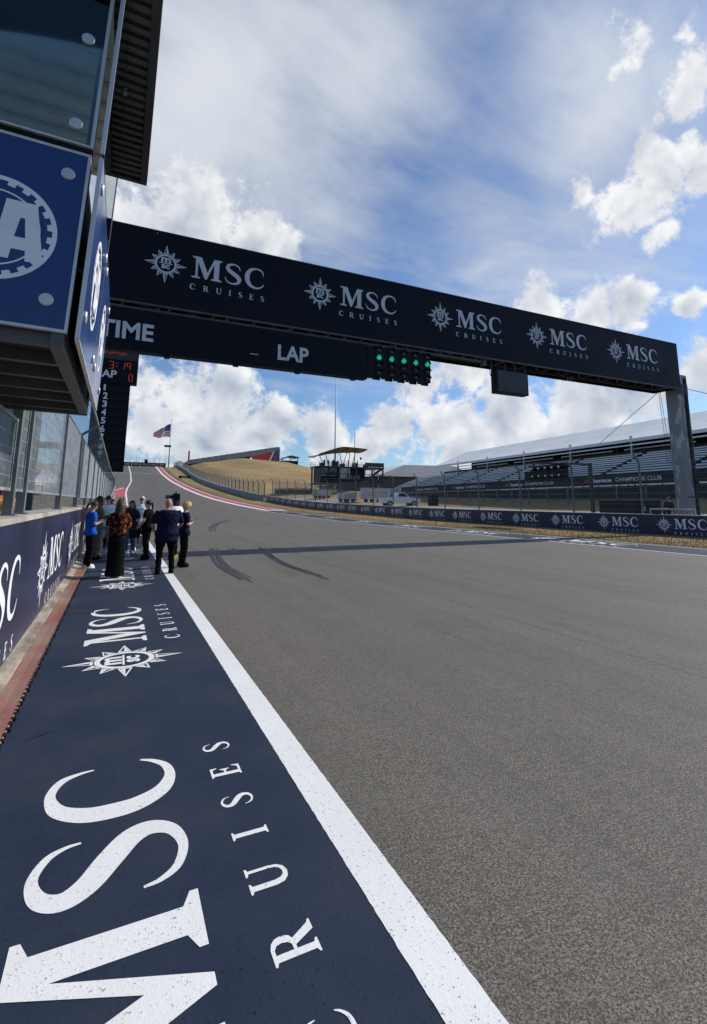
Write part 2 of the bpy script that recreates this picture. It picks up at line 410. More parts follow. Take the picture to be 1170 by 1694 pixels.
# ---- flat lettering -------------------------------------------------------
def fill(polys):
    """list of [outer, hole, hole...] outlines -> verts, triangles in the xy plane"""
    V, F = [], []
    for loops in polys:
        flat = [p for l in loops for p in l]
        tr = tessellate_polygon([[Vector((x, y, 0)) for x, y in l] for l in loops])
        o = len(V); V += [(x, y, 0) for x, y in flat]
        for a, b, c in tr:
            (ax, ay), (bx, by), (cx, cy) = flat[a], flat[b], flat[c]
            if (bx - ax) * (cy - ay) - (by - ay) * (cx - ax) < 0:
                b, c = c, b
            F.append((a + o, b + o, c + o))
    return V, F


def spline(P, n=6):
    """Catmull-Rom through tuples of any size"""
    P = [np.array(p, float) for p in P]; out = []
    Q = [2 * P[0] - P[1]] + P + [2 * P[-1] - P[-2]]
    for i in range(1, len(Q) - 2):
        for k in range(n):
            t = k / n; a, b, c, d = Q[i - 1:i + 3]
            out.append(0.5 * ((2 * b) + (c - a) * t + (2 * a - 5 * b + 4 * c - d) * t * t + (3 * b - a - 3 * c + d) * t ** 3))
    out.append(P[-1]); return out


def stroke(P, n=6):
    """brush outline along x, y, width"""
    S = spline(P, n); L, Rr = [], []
    for i, p in enumerate(S):
        d = S[min(i + 1, len(S) - 1)][:2] - S[max(i - 1, 0)][:2]; d /= np.linalg.norm(d) + 1e-9
        nrm = np.array((-d[1], d[0])) * p[2] / 2
        L.append(tuple(p[:2] + nrm)); Rr.append(tuple(p[:2] - nrm))
    return L + Rr[::-1]


GLYPH = {
    'M': (1.28, [[[(0, 0), (.36, 0), (.36, .05), (.25, .09), (.255, .76), (.565, 0), (.645, 0), (.94, .78), (.94, .10), (.83, .05), (.83, 0), (1.28, 0), (1.28, .05), (1.165, .10), (1.165, .90), (1.28, .95), (1.28, 1), (.935, 1), (.665, .34), (.395, 1), (.02, 1), (.02, .95), (.155, .89), (.165, .09), (0, .05)]]]),
    'S': (.68, [[stroke([(.615, .70, .02), (.60, .80, .035), (.53, .905, .06), (.36, .965, .07), (.19, .905, .11), (.125, .775, .145), (.20, .64, .17), (.38, .51, .19), (.545, .375, .18), (.595, .235, .15), (.52, .095, .105), (.34, .035, .07), (.16, .09, .06), (.075, .20, .04), (.05, .31, .02)])]]),
    'C': (.95, [[stroke([(.885, .66, .02), (.865, .77, .045), (.80, .895, .075), (.66, .96, .075), (.50, .965, .085), (.30, .885, .14), (.165, .70, .195), (.135, .5, .215), (.165, .31, .20), (.295, .125, .15), (.50, .04, .095), (.70, .06, .075), (.84, .16, .055), (.91, .27, .025)])]]),
    'R': (.86, [[[(0, 0), (.36, 0), (.36, .045), (.27, .08), (.27, .46), (.37, .46), (.62, .0), (.90, 0), (.90, .04), (.82, .08), (.56, .49), (.66, .55), (.70, .64), (.71, .74), (.68, .86), (.59, .95), (.44, 1), (0, 1), (0, .955), (.09, .92), (.09, .08), (0, .045)],
                 [(.27, .92), (.40, .92), (.50, .86), (.53, .74), (.50, .61), (.42, .54), (.27, .53)]]]),
    'U': (.92, [[[(0, 1), (.36, 1), (.36, .955), (.27, .92), (.27, .36), (.31, .2), (.40, .12), (.52, .10), (.64, .15), (.71, .25), (.73, .4), (.73, .92), (.62, .955), (.62, 1), (.92, 1), (.92, .955), (.83, .92), (.83, .40), (.79, .18), (.67, .04), (.48, -.02), (.28, .02), (.14, .14), (.09, .34), (.09, .92), (0, .955)]]]),
    'I': (.36, [[[(0, 0), (.36, 0), (.36, .045), (.27, .08), (.27, .92), (.36, .955), (.36, 1), (0, 1), (0, .955), (.09, .92), (.09, .08), (0, .045)]]]),
    'E': (.70, [[[(0, 0), (.66, 0), (.70, .26), (.66, .26), (.55, .08), (.27, .08), (.27, .48), (.42, .48), (.49, .36), (.53, .36), (.53, .68), (.49, .68), (.42, .56), (.27, .56), (.27, .92), (.53, .92), (.62, .77), (.66, .77), (.64, 1), (0, 1), (0, .955), (.09, .92), (.09, .08), (0, .045)]]]),
}


def xf(polys, s, dx, dy, sx=None):
    return [[[(x * (sx or s) + dx, y * s + dy) for x, y in l] for l in p] for p in polys]


def font_polys(body, h=1.0, bold=0.0, width=None):
    """built-in sans letters -> (verts, faces, width), scaled so capitals are h high"""
    c = bpy.data.curves.new('t', 'FONT'); c.body = body; c.size = 1.0; c.offset = bold; c.resolution_u = 4
    o = bpy.data.objects.new('t', c); COL.objects.link(o)
    me = bpy.data.meshes.new_from_object(o.evaluated_get(bpy.context.evaluated_depsgraph_get()))
    V = np.array([v.co[:] for v in me.vertices]); F = [tuple(p.vertices) for p in me.polygons]
    bpy.data.objects.remove(o); bpy.data.curves.remove(c); bpy.data.meshes.remove(me)
    V[:, 0] -= V[:, 0].min(); sc = h / 0.72
    V[:, 0] *= sc; V[:, 1] *= sc
    if width:
        V[:, 0] *= width / V[:, 0].max()
    return V, F, V[:, 0].max()


def flat_mesh(name, VF, mat):
    m = bpy.data.meshes.new(name); m.from_pydata([tuple(v) for v in VF[0]], [], VF[1]); m.materials.append(MATS[mat])
    return m


def merge(*parts):
    V, F = [], []
    for v, f in parts:
        o = len(V); V += [tuple(p) for p in v]; F += [tuple(i + o for i in t) for t in f]
    return V, F


def shift(VF, dx, dy, s=1.0):
    return [(x * s + dx, y * s + dy, 0) for x, y, _ in VF[0]], VF[1]


def logo_vf():
    """compass-rose emblem, big serif word, spaced small word; unit = height of the big capitals"""
    polys = []; cx, cy, Rr = -1.06, .37, .86
    ro, ri = .50 * Rr, .405 * Rr
    circ = lambda r, n=40: [(cx + r * math.cos(2 * math.pi * i / n), cy + r * math.sin(2 * math.pi * i / n)) for i in range(n)]
    polys.append([circ(ro), circ(ri)])
    for k in range(12):
        a = math.pi / 6 * k; L = Rr if k % 3 == 0 else .78 * Rr; b = .53 * Rr; hw = R_(13.2)
        pt = lambda r, t: (cx + r * math.cos(t), cy + r * math.sin(t))
        A, B, Tp = pt(b, a - hw), pt(b, a + hw), pt(L, a)
        lerp = lambda p, q, t: (p[0] + (q[0] - p[0]) * t, p[1] + (q[1] - p[1]) * t)
        Cc = lerp(lerp(A, B, .5), Tp, .30)
        ins = lambda p: lerp(p, Cc, .34)
        polys.append([[A, B, Tp], [ins(A), ins(B), ins(Tp)]])
        h0 = lerp(ins(A), ins(B), .52)
        polys.append([[lerp(ins(A), Cc, .12), lerp(h0, Cc, .05), lerp(ins(Tp), Cc, .05)]])
    x = 0.0
    for ch, gap, wd in (('M', .10, 1.0), ('S', .12, 1.15), ('C', 0, 1.0)):
        polys += xf(GLYPH[ch][1], 1, x, 0, wd); x += GLYPH[ch][0] * wd + gap
    total = x; hs = .262; word = 'CRUISES'
    wsum = sum(GLYPH[c][0] for c in word) * hs; gap = (total - wsum + .05) / (len(word) - 1); x = -.05
    for ch in word:
        polys += xf(GLYPH[ch][1], hs, x, -.56); x += GLYPH[ch][0] * hs + gap
    base = fill(polys)
    m1 = font_polys('m', .33, .035, .40); m2 = font_polys('sc', .26, .035, .34)
    bar = fill([[[(cx - .27, cy + .035), (cx + .27, cy + .035), (cx + .27, cy + .005), (cx - .27, cy + .005)]]])
    return merge(base, shift(m1[:2], cx - .20, cy + .06), shift(m2[:2], cx - .17, cy - .20), bar)


LOGO = logo_vf()
LOGO_MESH = {}


def logo(parent, origin, udir, wdir, cap, mat='print_white', name='logo'):
    if mat not in LOGO_MESH:
        LOGO_MESH[mat] = flat_mesh('logo', LOGO, mat)
    return link(name, LOGO_MESH[mat], parent, frame(origin, udir, wdir, cap))


def frame(o, u, w, s=1.0):
    u, w = Vector(u).normalized(), Vector(w).normalized(); n = u.cross(w)
    m = Matrix.Identity(4)
    for i in range(3):
        m[i][0] = u[i] * s; m[i][1] = w[i] * s; m[i][2] = n[i] * s; m[i][3] = o[i]
    return m


def text(parent, body, origin, udir, wdir, h, mat='print_white', bold=0.02, width=None, name='lettering'):
    V, F, _ = font_polys(body, h, bold, width)
    return link(name, flat_mesh(name, (V, F), mat), parent, frame(origin, udir, wdir))


F1_POLYS = [[[(0, 0), (.52, 0), (.92, .42), (1.12, .52), (2.02, .52), (2.45, 1.0), (1.25, 1.0), (.86, .86)]],
            [[(.72, 0), (1.2, 0), (1.38, .2), (1.78, .2), (1.98, .42), (1.22, .42), (1.04, .35)]],
            [[(1.75, 0), (2.35, 0), (3.2, 1.0), (2.6, 1.0)]]]
F1_MESH = flat_mesh('red_mark', fill(F1_POLYS), 'print_red')

# ------------------------------------------------------------------ terrain profile
_py = np.array([-80, 25, 41, 50, 65, 79, 89, 105, 121, 145, 167, 200, 239, 268, 294, 306, 320, 400, 3000.])
_pz = np.array([0, 0, .05, .2, .44, .85, 1.3, 2.1, 3.14, 4.75, 6.45, 9.2, 13.2, 16.8, 20.2, 21.0, 21.1, 20.4, 18.])
_fy = np.linspace(-80, 3000, 6161); _fz = np.interp(_fy, _py, _pz); _k = np.ones(25) / 25
_fz = np.convolve(np.pad(_fz, 12, 'edge'), _k, 'valid')


def zp(y):
    return float(np.interp(y, _fy, _fz))


def sst(a, b, x):
    t = min(1, max(0, (x - a) / (b - a))); return t * t * (3 - 2 * t)


def H(x, y):
    """height of the dry ground"""
    z = zp(y)
    if -15.9 < x < 19.95:
        return z - 0.25
    if x > 28:
        near = 1 - sst(100, 170, y)
        ds = (x - 42) * math.cos(R_(6)) - (y - 30) * math.sin(R_(6))
        z += near * (0.85 * sst(28, 36, x) + 1.15 * sst(-5.5, -.2, ds))
        mul = np.interp(x, [28, 34, 40, 60, 74, 88, 107, 152, 220, 350, 900], [1, 1.08, 1.2, 1.36, 1.37, 1.29, 1.08, .81, .55, .35, .12])
        zh = zp(min(y, 285)) * mul - max(0, y - 285) * 0.012
        z = z * near + zh * (1 - near) if near < 1 else z
        z += (1 - near) * 0.35 * (math.sin(x * .21 + y * .05) + math.sin(x * .07 - y * .09))
    return z


YS = list(np.arange(-30, 130, 2.5)) + list(np.arange(130, 330, 5.0)) + [340, 360, 400, 460, 560, 700, 900, 1300, 2000, 3000]
YS = [float(y) for y in YS]


def sheet(xs, ys, hf, dz=0.0):
    b = MB(); nx = len(xs)
    for y in ys:
        for x in xs:
            b.v.append((x, y, hf(x, y) + dz))
    for j in range(len(ys) - 1):
        for i in range(nx - 1):
            b.f.append((j * nx + i, j * nx + i + 1, (j + 1) * nx + i + 1, (j + 1) * nx + i)); b.mi.append(0)
    return b


zroad = lambda x, y: zp(y)
gx = [-2500, -900, -400, -200, -100, -60, -40, -25, -16, -15.8, -8, 0, 8, 19.8, 20.0, 23, 26, 28, 31, 34, 35.5, 37, 38.5, 40, 41.5, 43, 44.5, 46, 48, 50, 56, 62, 68, 74, 80, 88, 96, 107, 120, 135, 152, 180, 220, 280, 350, 500, 900, 2500]
tag(sheet(gx, YS, H).build('ground', 'dry_grass', smooth=True), kind='structure')
ry = [y for y in YS if y <= 340]
tag(sheet([-16, -8, -1, 5, 11, 16, 20.05], ry, zroad, 0.0).build('road', 'asphalt', smooth=True), kind='structure')


def ribbon(name, mat, x0, x1, y0, y1, dz, parent=None, kind='structure', step=2.5):
    f0 = x0 if callable(x0) else (lambda y: x0); f1 = x1 if callable(x1) else (lambda y: x1)
    ys = [y0] + [y for y in YS if y0 + .01 < y < y1 - .01] + [y1]
    b = MB()
    for y in ys:
        b.v += [(f0(y), y, zp(y) + dz), (f1(y), y, zp(y) + dz)]
    for j in range(len(ys) - 1):
        b.f.append((2 * j, 2 * j + 1, 2 * j + 3, 2 * j + 2)); b.mi.append(0)
    o = b.build(name, mat, parent)
    if parent is None:
        tag(o, kind=kind)
    return o


strip = ribbon('painted_strip', 'navy_paint', -0.62, 1.10, -6, 58, 0.004)
xl = lambda y: float(np.interp(y, [-6, 125, 150, 190, 245, 300], [1.10, 1.10, 1.6, 3.1, 3.55, 3.0]))
rg = random.Random(2); b = MB(); yy = -2.0; nseg = 0
while yy < 14:
    b.v += [(1.10 + rg.uniform(-.0018, .0018), yy, .0061), (1.288 + rg.uniform(-.0018, .0018), yy, .0061)]; nseg += 1; yy += .03
for j in range(nseg - 1):
    b.f.append((2 * j, 2 * j + 1, 2 * j + 3, 2 * j + 2)); b.mi.append(0)
tag(b.build('edge_line', 'white_paint'), kind='structure')
ribbon('edge_line', 'white_paint', xl, lambda y: xl(y) + (0.195 if y < 100 else 0.3 + 0.0006 * (y - 100)), 13.97, 296, 0.006)
strip_r = ribbon('painted_strip', 'navy_paint', 17.36, 19.75, -6, 70, 0.004)
ribbon('edge_line', 'white_paint', 17.22, 17.355, -6, 70, 0.008)
ribbon('edge_line', 'white_paint', 19.755, 19.87, -6, 70, 0.008)
ribbon('painted_patch', 'red_paint', lambda y: float(np.interp(y, [112, 152], [-5.0, .95])), lambda y: xl(y) - 0.02, 112, 152, 0.006)
ribbon('edge_line', 'white_paint', lambda y: float(np.interp(y, [112, 152], [-5.4, .55])), lambda y: float(np.interp(y, [112, 152], [-5.05, .93])), 112, 152, 0.007)
tag(ribbon('crossing_line', 'white_paint', -8, 16, 246, 246.5, 0.012), kind='structure')
for k in range(-1, 9):
    logo(strip, (0.445, 1.71 + 5.35 * k, zp(2 + 5.35 * k) + 0.0058), (0, 1, 0), (-1, 0, 0), 0.695, 'white_paint', 'painted_logo')
for k in range(9):
    y = 17.2 + 7.6 * k
    logo(strip_r, (18.2, y, zp(y) + 0.006), (0, -1, 0), (1, 0, 0), 1.05, 'white_paint', 'painted_logo')

# skid marks on the road
def arc_mark(pts, w):
    b = MB(); S = spline(pts, 8)
    for i, p in enumerate(S):
        t = i / (len(S) - 1); ww = w * (0.35 + 0.65 * math.sin(math.pi * min(1, t * 1.15 + .05)) ** 0.6)
        d = S[min(i + 1, len(S) - 1)] - S[max(i - 1, 0)]; n = np.array((d[1], -d[0])); n /= np.linalg.norm(n)
        for sgn in (-1, 1):
            q = p[:2] + n * sgn * ww / 2; b.v.append((q[0], q[1], zp(q[1]) + 0.006))
    for j in range(len(S) - 1):
        b.f.append((2 * j, 2 * j + 1, 2 * j + 3, 2 * j + 2)); b.mi.append(0)
    tag(b.build('skid_mark', 'rubber_mark'), kind='structure')


sk = random.Random(11)
for pts, wd, ns in (([(3.25, 19.6), (2.85, 16.5), (2.62, 13.8), (2.68, 11.2)], .34, 5), ([(4.98, 19.6), (4.5, 16.4), (4.25, 13.8), (4.30, 11.0)], .26, 4), ([(3.85, 19.2), (3.72, 17.8), (3.75, 16.8)], .2, 3),
                    ([(5.7, 18.6), (5.55, 17.3), (5.6, 16.6)], .2, 3), ([(8.6, 44), (7.0, 40), (5.6, 34), (4.95, 29.5)], .5, 4), ([(6.0, 44), (4.6, 39), (3.4, 33)], .4, 3)):
    for j in range(ns):
        o_ = (j - (ns - 1) / 2) * wd / ns; e0, e1 = sk.uniform(-.6, .3), sk.uniform(-.3, .6)
        q = [(x + o_ + sk.uniform(-.02, .02), y) for x, y in pts]; q[0] = (q[0][0], q[0][1] + e0); q[-1] = (q[-1][0], q[-1][1] + e1)
        arc_mark(q, wd / ns * sk.uniform(.7, 1.25))


def dark_mark(pts, w):
    b = MB(); S = spline(pts, 6)
    for i, p in enumerate(S):
        d = S[min(i + 1, len(S) - 1)] - S[max(i - 1, 0)]; n = np.array((d[1], -d[0])); n /= np.linalg.norm(n); t = i / (len(S) - 1)
        for sgn in (-1, 1):
            q = p + n * sgn * w * (.25 + .75 * math.sin(math.pi * t)) / 2; b.v.append((q[0], q[1], .0076))
    for j in range(len(S) - 1):
        b.f.append((2 * j, 2 * j + 1, 2 * j + 3, 2 * j + 2)); b.mi.append(0)
    tag(b.build('strip_mark', 'dark_mark'), kind='structure')


dark_mark([(-.60, 9.35), (-.42, 9.22), (-.24, 9.05)], .34)  # broad darker patch on the navy strip
dark_mark([(-.1, 2.08), (.02, 2.0), (.05, 1.9)], .012)
dark_mark([(-.48, 4.55), (-.40, 4.62), (-.31, 4.66)], .014)

# concrete gutter with worn red edge at the foot of the pit wall
g = MB(); ys = [y for y in YS if -6 <= y <= 126]
prof = [(-0.96, 0.075), (-0.90, 0.060), (-0.80, 0.030), (-0.72, 0.020), (-0.62, 0.022), (-0.62, -0.02)]
for y in ys:
    for x, z in prof:
        g.v.append((x, y, zp(y) + z))
for j in range(len(ys) - 1):
    for i in range(len(prof) - 1):
        g.f.append((j * 6 + i, j * 6 + i + 1, (j + 1) * 6 + i + 1, (j + 1) * 6 + i)); g.mi.append(0)
gut = tag(g.build('gutter', 'gutter_concrete', smooth=True), kind='structure')
re_ = MB()
for y in ys:
    re_.v += [(-.80, y, zp(y) + .0325), (-.72, y, zp(y) + .0225), (-.622, y, zp(y) + .0245)]
for j in range(len(ys) - 1):
    for i in (0, 1):
        re_.f.append((j * 3 + i, j * 3 + i + 1, (j + 1) * 3 + i + 1, (j + 1) * 3 + i)); re_.mi.append(0)
re_.build('red_edge', 'worn_red', gut)
nb = MB(); y = 2.0
while y < 13:
    l = random.uniform(.03, .07); nb.box(-.632, random.uniform(-.612, -.596), y, y + l, .001, .0275); y += l + random.uniform(.03, .06)
tag(nb.build('edge_dashes', 'black_box', gut), kind='stuff')  # small black dashes along the gutter edge

# kerb up the hill: white inner band, red panels, white outer line
kx0 = lambda y: float(np.interp(y, [68, 80, 95, 120, 300], [17.6, 17.4, 17.0, 16.3, 16.3]))
kerb = ribbon('kerb', 'white_paint', kx0, lambda y: kx0(y) + 2.95, 66, 298, 0.045)
tag(kerb, kind='structure')
y = 68.0
while y < 296:
    y2 = min(y + 11.6, 297)
    ribbon('kerb_panel', 'red_paint', lambda y: kx0(y) + .85, lambda y: kx0(y) + 2.65, y, y2, 0.055, kerb); y += 12.0
tag(ribbon('crest_kerb', 'red_paint', -16, 16.2, 299, 301.5, 0.06), kind='structure')


def extr(sec, y0, y1, b=None):
    """closed (x, z) section carried along the road profile"""
    b = b or MB(); ys = [y0] + [y for y in YS if y0 + .01 < y < y1 - .01] + [y1]
    return b.loft([[(x, y, zp(y) + z) for x, z in sec] for y in ys])


rect = lambda x0, x1, z0, z1: [(x0, z0), (x0, z1), (x1, z1), (x1, z0)]

# ------------------------------------------------------------------ pit wall (left)
wall = empty('pit_wall', (-1.1, 0, 0))
tag(wall, 'low pit wall wrapped in navy banner with pale concrete cap, left of the track', 'wall')
extr(rect(-1.38, -0.965, 0, 1.46), -6, 126).build('wall_body', 'grey_concrete', wall)
for k in range(27):
    y0 = -6 + 4.9 * k
    extr([(-1.42, 1.462), (-1.42, 1.53), (-0.955, 1.53), (-0.945, 1.462)], y0, min(y0 + 4.885, 126)).build('cap_stone', 'concrete', wall)
for k in range(-2, 24):
    y0 = 8.0 + 4.8 * k
    p = extr(rect(-0.962, -0.935, 0.07, 1.47), y0, y0 + 4.794).build('banner_panel', 'banner_navy', wall)
    ym = y0 + 1.55
    logo(p, (-0.931, ym, zp(ym) + 0.47), (0, 1, 0), (0, 0, 1), 0.65)

# ------------------------------------------------------------------ debris fence on the pit wall
fence = empty('debris_fence', (-1.15, 10, 1.5))
tag(fence, 'tall grey debris fence with inward bent top on the pit wall', 'fence')
FX = -1.15
posts = [7.05, 7.85] + [12.3 + 4.55 * k for k in range(25)]
pmesh = None
for i, y in enumerate(posts):
    b = MB()
    b.box(-.05, .05, -.055, .055, 0, 2.12)
    b.rbar((0, 0, 2.10), (.43, 0, 2.42), .09, .07)
    b.box(-.09, .09, -.09, .09, 0, .02)
    if pmesh is None:
        pmesh = b.mesh('post'); pmesh.materials.append(MATS['post_steel'])
    link('post', pmesh, fence, Matrix.Translation((FX, y, zp(y) + 1.53)))
for i in range(len(posts) - 1):
    ya, yb = posts[i] + .06, posts[i + 1] - .06
    za, zb = zp(ya) + 1.53, zp(yb) + 1.53
    fr = MB()
    P = lambda y, h, dx=0.0: (FX + dx, y, (za + (zb - za) * (y - ya) / (yb - ya)) + h)
    for h in (.30, 2.08):
        fr.rbar(P(ya, h), P(yb, h), .035, .035)
    fr.rbar(P(ya + .02, .3), P(ya + .02, 2.08), .03, .03); fr.rbar(P(yb - .02, .3), P(yb - .02, 2.08), .03, .03)
    if yb > 9:
        fr.rbar(P(ya, 2.41, .42), P(yb, 2.41, .42), .045, .045)
    panel = fr.build('panel_frame', 'galvanised', fence)
    w = MB(); near = yb < 40
    h = .45
    while h < 2.05:
        w.bar(P(ya, h), P(yb, h), .006, 4); h += .155 if near else .3
    y = ya + .04; st = .052 if near else .11
    while y < yb:
        w.bar(P(y, .3), P(y, 2.08), .0024 if near else .004, 3); y += st
    for k in range(1, 8 if near else 4):
        t = k / (8 if near else 4); w.bar(P(ya, 2.1 + .31 * t, .42 * t), P(yb, 2.1 + .31 * t, .42 * t), .003, 3)
    y = ya + .05
    while y < yb:
        w.bar(P(y, 2.1), P(y, 2.41, .42), .0032, 3); y += .16 if near else .3
    tag(w.build('wire_mesh', 'galvanised', panel), kind='stuff')

# low panel below the booth
fr = MB(); P = lambda y, h: (FX, y, 1.53 + h); ya, yb = 4.0, 6.98
for h in (.30, 1.1):
    fr.rbar(P(ya, h), P(yb, h), .035, .035)
fr.rbar(P(yb - .02, .3), P(yb - .02, 1.1), .03, .03); fr.rbar(P(ya + .02, .3), P(ya + .02, 1.1), .03, .03)
panel = fr.build('panel_frame', 'galvanised', fence); w = MB(); h = .45; y = ya
while h < 1.1:
    w.bar(P(ya, h), P(yb, h), .005, 4); h += .155
while y < yb:
    w.bar(P(y, .3), P(y, 1.1), .0024, 3); y += .055
tag(w.build('wire_mesh', 'galvanised', panel), kind='stuff')

# ------------------------------------------------------------------ race control booth over the pit wall
BS = 0.515; BZ = 1.7 + 2.22 * BS
booth = empty('control_booth', mtx=Matrix.Translation((-0.80 * BS, 7.54 * BS, BZ)) @ Matrix.Rotation(R_(1.55), 4, 'Y') @ Matrix.Scale(BS, 4))
tag(booth, 'blue panelled glass control booth hanging over the pit wall at upper left', 'booth')
BM = booth.matrix_basis


def bpart(b, name, mat, parent=None, smooth=False):
    """part built in the booth's own axes (x outwards to the track, y along it, z up)"""
    b.v = [tuple(BM @ Vector(p)) for p in b.v]
    return b.build(name, mat, parent or booth, smooth)


def bframe(o, u, w, s=1.0):
    return BM @ frame(o, u, w, s)


front = bpart(MB().box(-4.2, -.045, -.03, 0, .045, 2.64), 'front_panel', 'fia_blue')
for bx_ in ((-4.2, 0, -.036, .03, 0, .04), (-4.2, 0, -.036, .03, 2.645, 2.685), (-.04, 0, -.036, .03, .04, 2.645)):
    bpart(MB().box(*bx_), 'panel_trim', 'silver')
bpart(MB().box(-4.2, 0, .02, .12, 2.70, 2.80), 'sill_beam', 'black_box')
gl = bpart(MB().box(-4.2, -.045, -.012, 0, 2.83, 6.18), 'front_glass', 'booth_glass')
bpart(MB().box(-4.2, 0, -.03, .03, 2.80, 2.83).box(-.04, 0, -.03, .03, 2.83, 6.2).box(-4.2, 0, -.03, .03, 6.19, 6.24), 'window_frame', 'silver')
bpart(MB().box(-2.02, -1.97, .0, .05, 2.83, 6.19), 'mullion', 'dark_steel')


def stud(x, z, y=-.03, axis='y'):
    b = MB(); n = 20
    if axis == 'y':
        ring = lambda r, d: [(x + r * math.cos(2 * math.pi * i / n), y - d, z + r * math.sin(2 * math.pi * i / n)) for i in range(n)]
    else:
        ring = lambda r, d: [(y + d, x + r * math.cos(2 * math.pi * i / n), z + r * math.sin(2 * math.pi * i / n)) for i in range(n)]
    b.loft([ring(.088, 0), ring(.088, .018), ring(.078, .028)])
    bpart(b, 'fixing_disc', 'silver')


for x, z, y in ((-.25, 2.30, -.03), (-.29, .42, -.03), (-2.2, 2.3, -.03), (-2.2, .42, -.03), (-.25, 3.12, -.012), (-.25, 4.55, -.012), (-2.3, 3.12, -.012), (-2.3, 4.55, -.012)):
    stud(x, z, y)


def gear_logo(R1):
    polys = []; n = 88
    out = [(R1 * math.cos(2 * math.pi * i / n), R1 * math.sin(2 * math.pi * i / n)) for i in range(n)]
    hole = []
    for i in range(n):
        r = R1 * (.92 if i % 4 in (0, 1) else .845)
        for t in (0.02, .98):
            a = 2 * math.pi * (i + t) / n; hole.append((r * math.cos(a), r * math.sin(a)))
    polys.append([out, hole])
    c = lambda r: [(R1 * r * math.cos(2 * math.pi * i / 60), R1 * r * math.sin(2 * math.pi * i / 60)) for i in range(60)]
    polys.append([c(.735), c(.705)])
    s = R1
    L = [[[(-1.0, -.56), (-.72, -.56), (-.70, -.12), (-.38, -.12), (-.38, .14), (-.69, .14), (-.68, .32), (-.32, .32), (-.32, .58), (-.92, .58)]],
         [[(-.28, -.56), (.02, -.56), (-.02, .58), (-.24, .58)]],
         [[(.04, -.56), (.34, -.56), (.36, -.36), (.60, -.36), (.62, -.56), (.93, -.56), (.70, .58), (.16, .58)], [(.38, -.12), (.57, -.12), (.52, .26), (.44, .26)]]]
    polys += [[[(x * s * .9, y * s) for x, y in l] for l in p] for p in L]
    V, F = fill(polys)
    return V, F


GEAR = flat_mesh('round_emblem', gear_logo(.73), 'print_white')
# letters sit a little proud of the inner ring so the two never share a plane
for v in GEAR.vertices[88 + 176 + 120:]:
    v.co.z = .004
link('round_emblem', GEAR, front, bframe((-1.0, -.034, 1.30), (1, 0, 0), (0, 0, 1)))
sides = []
for k in range(2):
    y0, y1 = -.06 + 2.96 * k, 2.88 + 2.96 * k
    sp = bpart(MB().box(.125, .155, y0, y1, -.06, 2.66), 'side_panel', 'fia_blue'); sides.append(sp)
    bpart(MB().box(.10, .157, y0 - .015, y0 - .001, -.062, 2.665), 'panel_trim', 'silver')
    bpart(MB().box(.10, .157, y1 + .001, y1 + .015, -.062, 2.665), 'panel_trim', 'silver')
    bpart(MB().box(.10, .157, y0, y1, -.085, -.062), 'panel_trim', 'silver')
    link('round_emblem', GEAR, sp, bframe((.159, y0 + 1.45, 1.28), (0, 1, 0), (0, 0, 1)))
    for yy, zz in ((y0 + .3, .35), (y0 + .3, 2.35), (y1 - .3, .35), (y1 - .3, 2.35)):
        stud(yy, zz, .156, 'x')
    if k == 0:
        bpart(MB().box(.13, .148, y0, y1, 2.76, 6.1), 'side_glass', 'side_glass')
        bpart(MB().box(.10, .157, y0 - .015, y0 + .02, 2.74, 6.12), 'glass_edge', 'silver')
# dark room behind the cladding
bpart(MB().box(-4.2, -.06, .20, 5.75, .06, 2.6), 'room_shell', 'black_box')
bpart(MB().box(-4.2, -.06, 5.6, 5.75, 2.6, 3.5), 'back_wall', 'grey_concrete')
bpart(MB().box(-.10, 0, .06, .18, 0, 6.2), 'corner_post', 'dark_steel')
bpart(MB().box(-.12, -.02, 5.55, 5.8, .0, 6.2), 'corner_post', 'dark_steel')
b = MB()
for k in range(9):
    b.box(-4.2, -.1, .5 + .6 * k, .62 + .6 * k, 5.72, 5.82)
bpart(b, 'ceiling_slats', 'silver')
bpart(MB().box(-4.2, -.06, .2, 5.6, 5.85, 5.9), 'ceiling', 'ceiling_white')
# chair-like seat bracket seen through the lower corner of the glass
bpart(MB().box(-.78, -.30, .35, .62, 3.02, 3.06).box(-.72, -.66, .45, .52, 2.62, 3.02).box(-.42, -.36, .45, .52, 2.62, 3.02), 'desk_bracket', 'galvanised')
# underside
bpart(MB().box(-4.2, -.02, 0.0, 5.7, .02, .05), 'floor_plate', 'dark_steel')
for k in range(6):
    y = .10 + 1.08 * k
    bpart(MB().box(-4.2, -.20, y, y + .14, -.16, .015), 'floor_joist', 'roof_steel')
bpart(MB().box(-.19, -.03, .02, 5.75, -.20, .015), 'edge_beam', 'roof_steel')
bpart(MB().box(-4.2, -.03, 5.76, 5.90, -.22, .05), 'edge_beam', 'roof_steel')
for y_ in (.2, 3.0, 5.4):
    bpart(MB().box(.0, .10, y_, y_ + .1, 1.0, 1.06), 'panel_bracket', 'dark_steel')
# roof with ribbed soffit
roof = bpart(MB().box(-4.2, .60, -1.2, 6.15, 6.42, 6.52), 'roof', 'roof_steel')
b = MB(); k = 0
while -1.1 + .24 * k < 6.0:
    b.box(-4.2, .49, -1.1 + .24 * k, -.98 + .24 * k, 6.35, 6.419); k += 1
bpart(b, 'soffit_ribs', 'roof_steel', roof)
bpart(MB().box(.50, .66, -1.25, 6.2, 6.30, 6.60).box(-4.2, .50, 6.06, 6.2, 6.30, 6.60), 'fascia', 'dark_steel', roof)
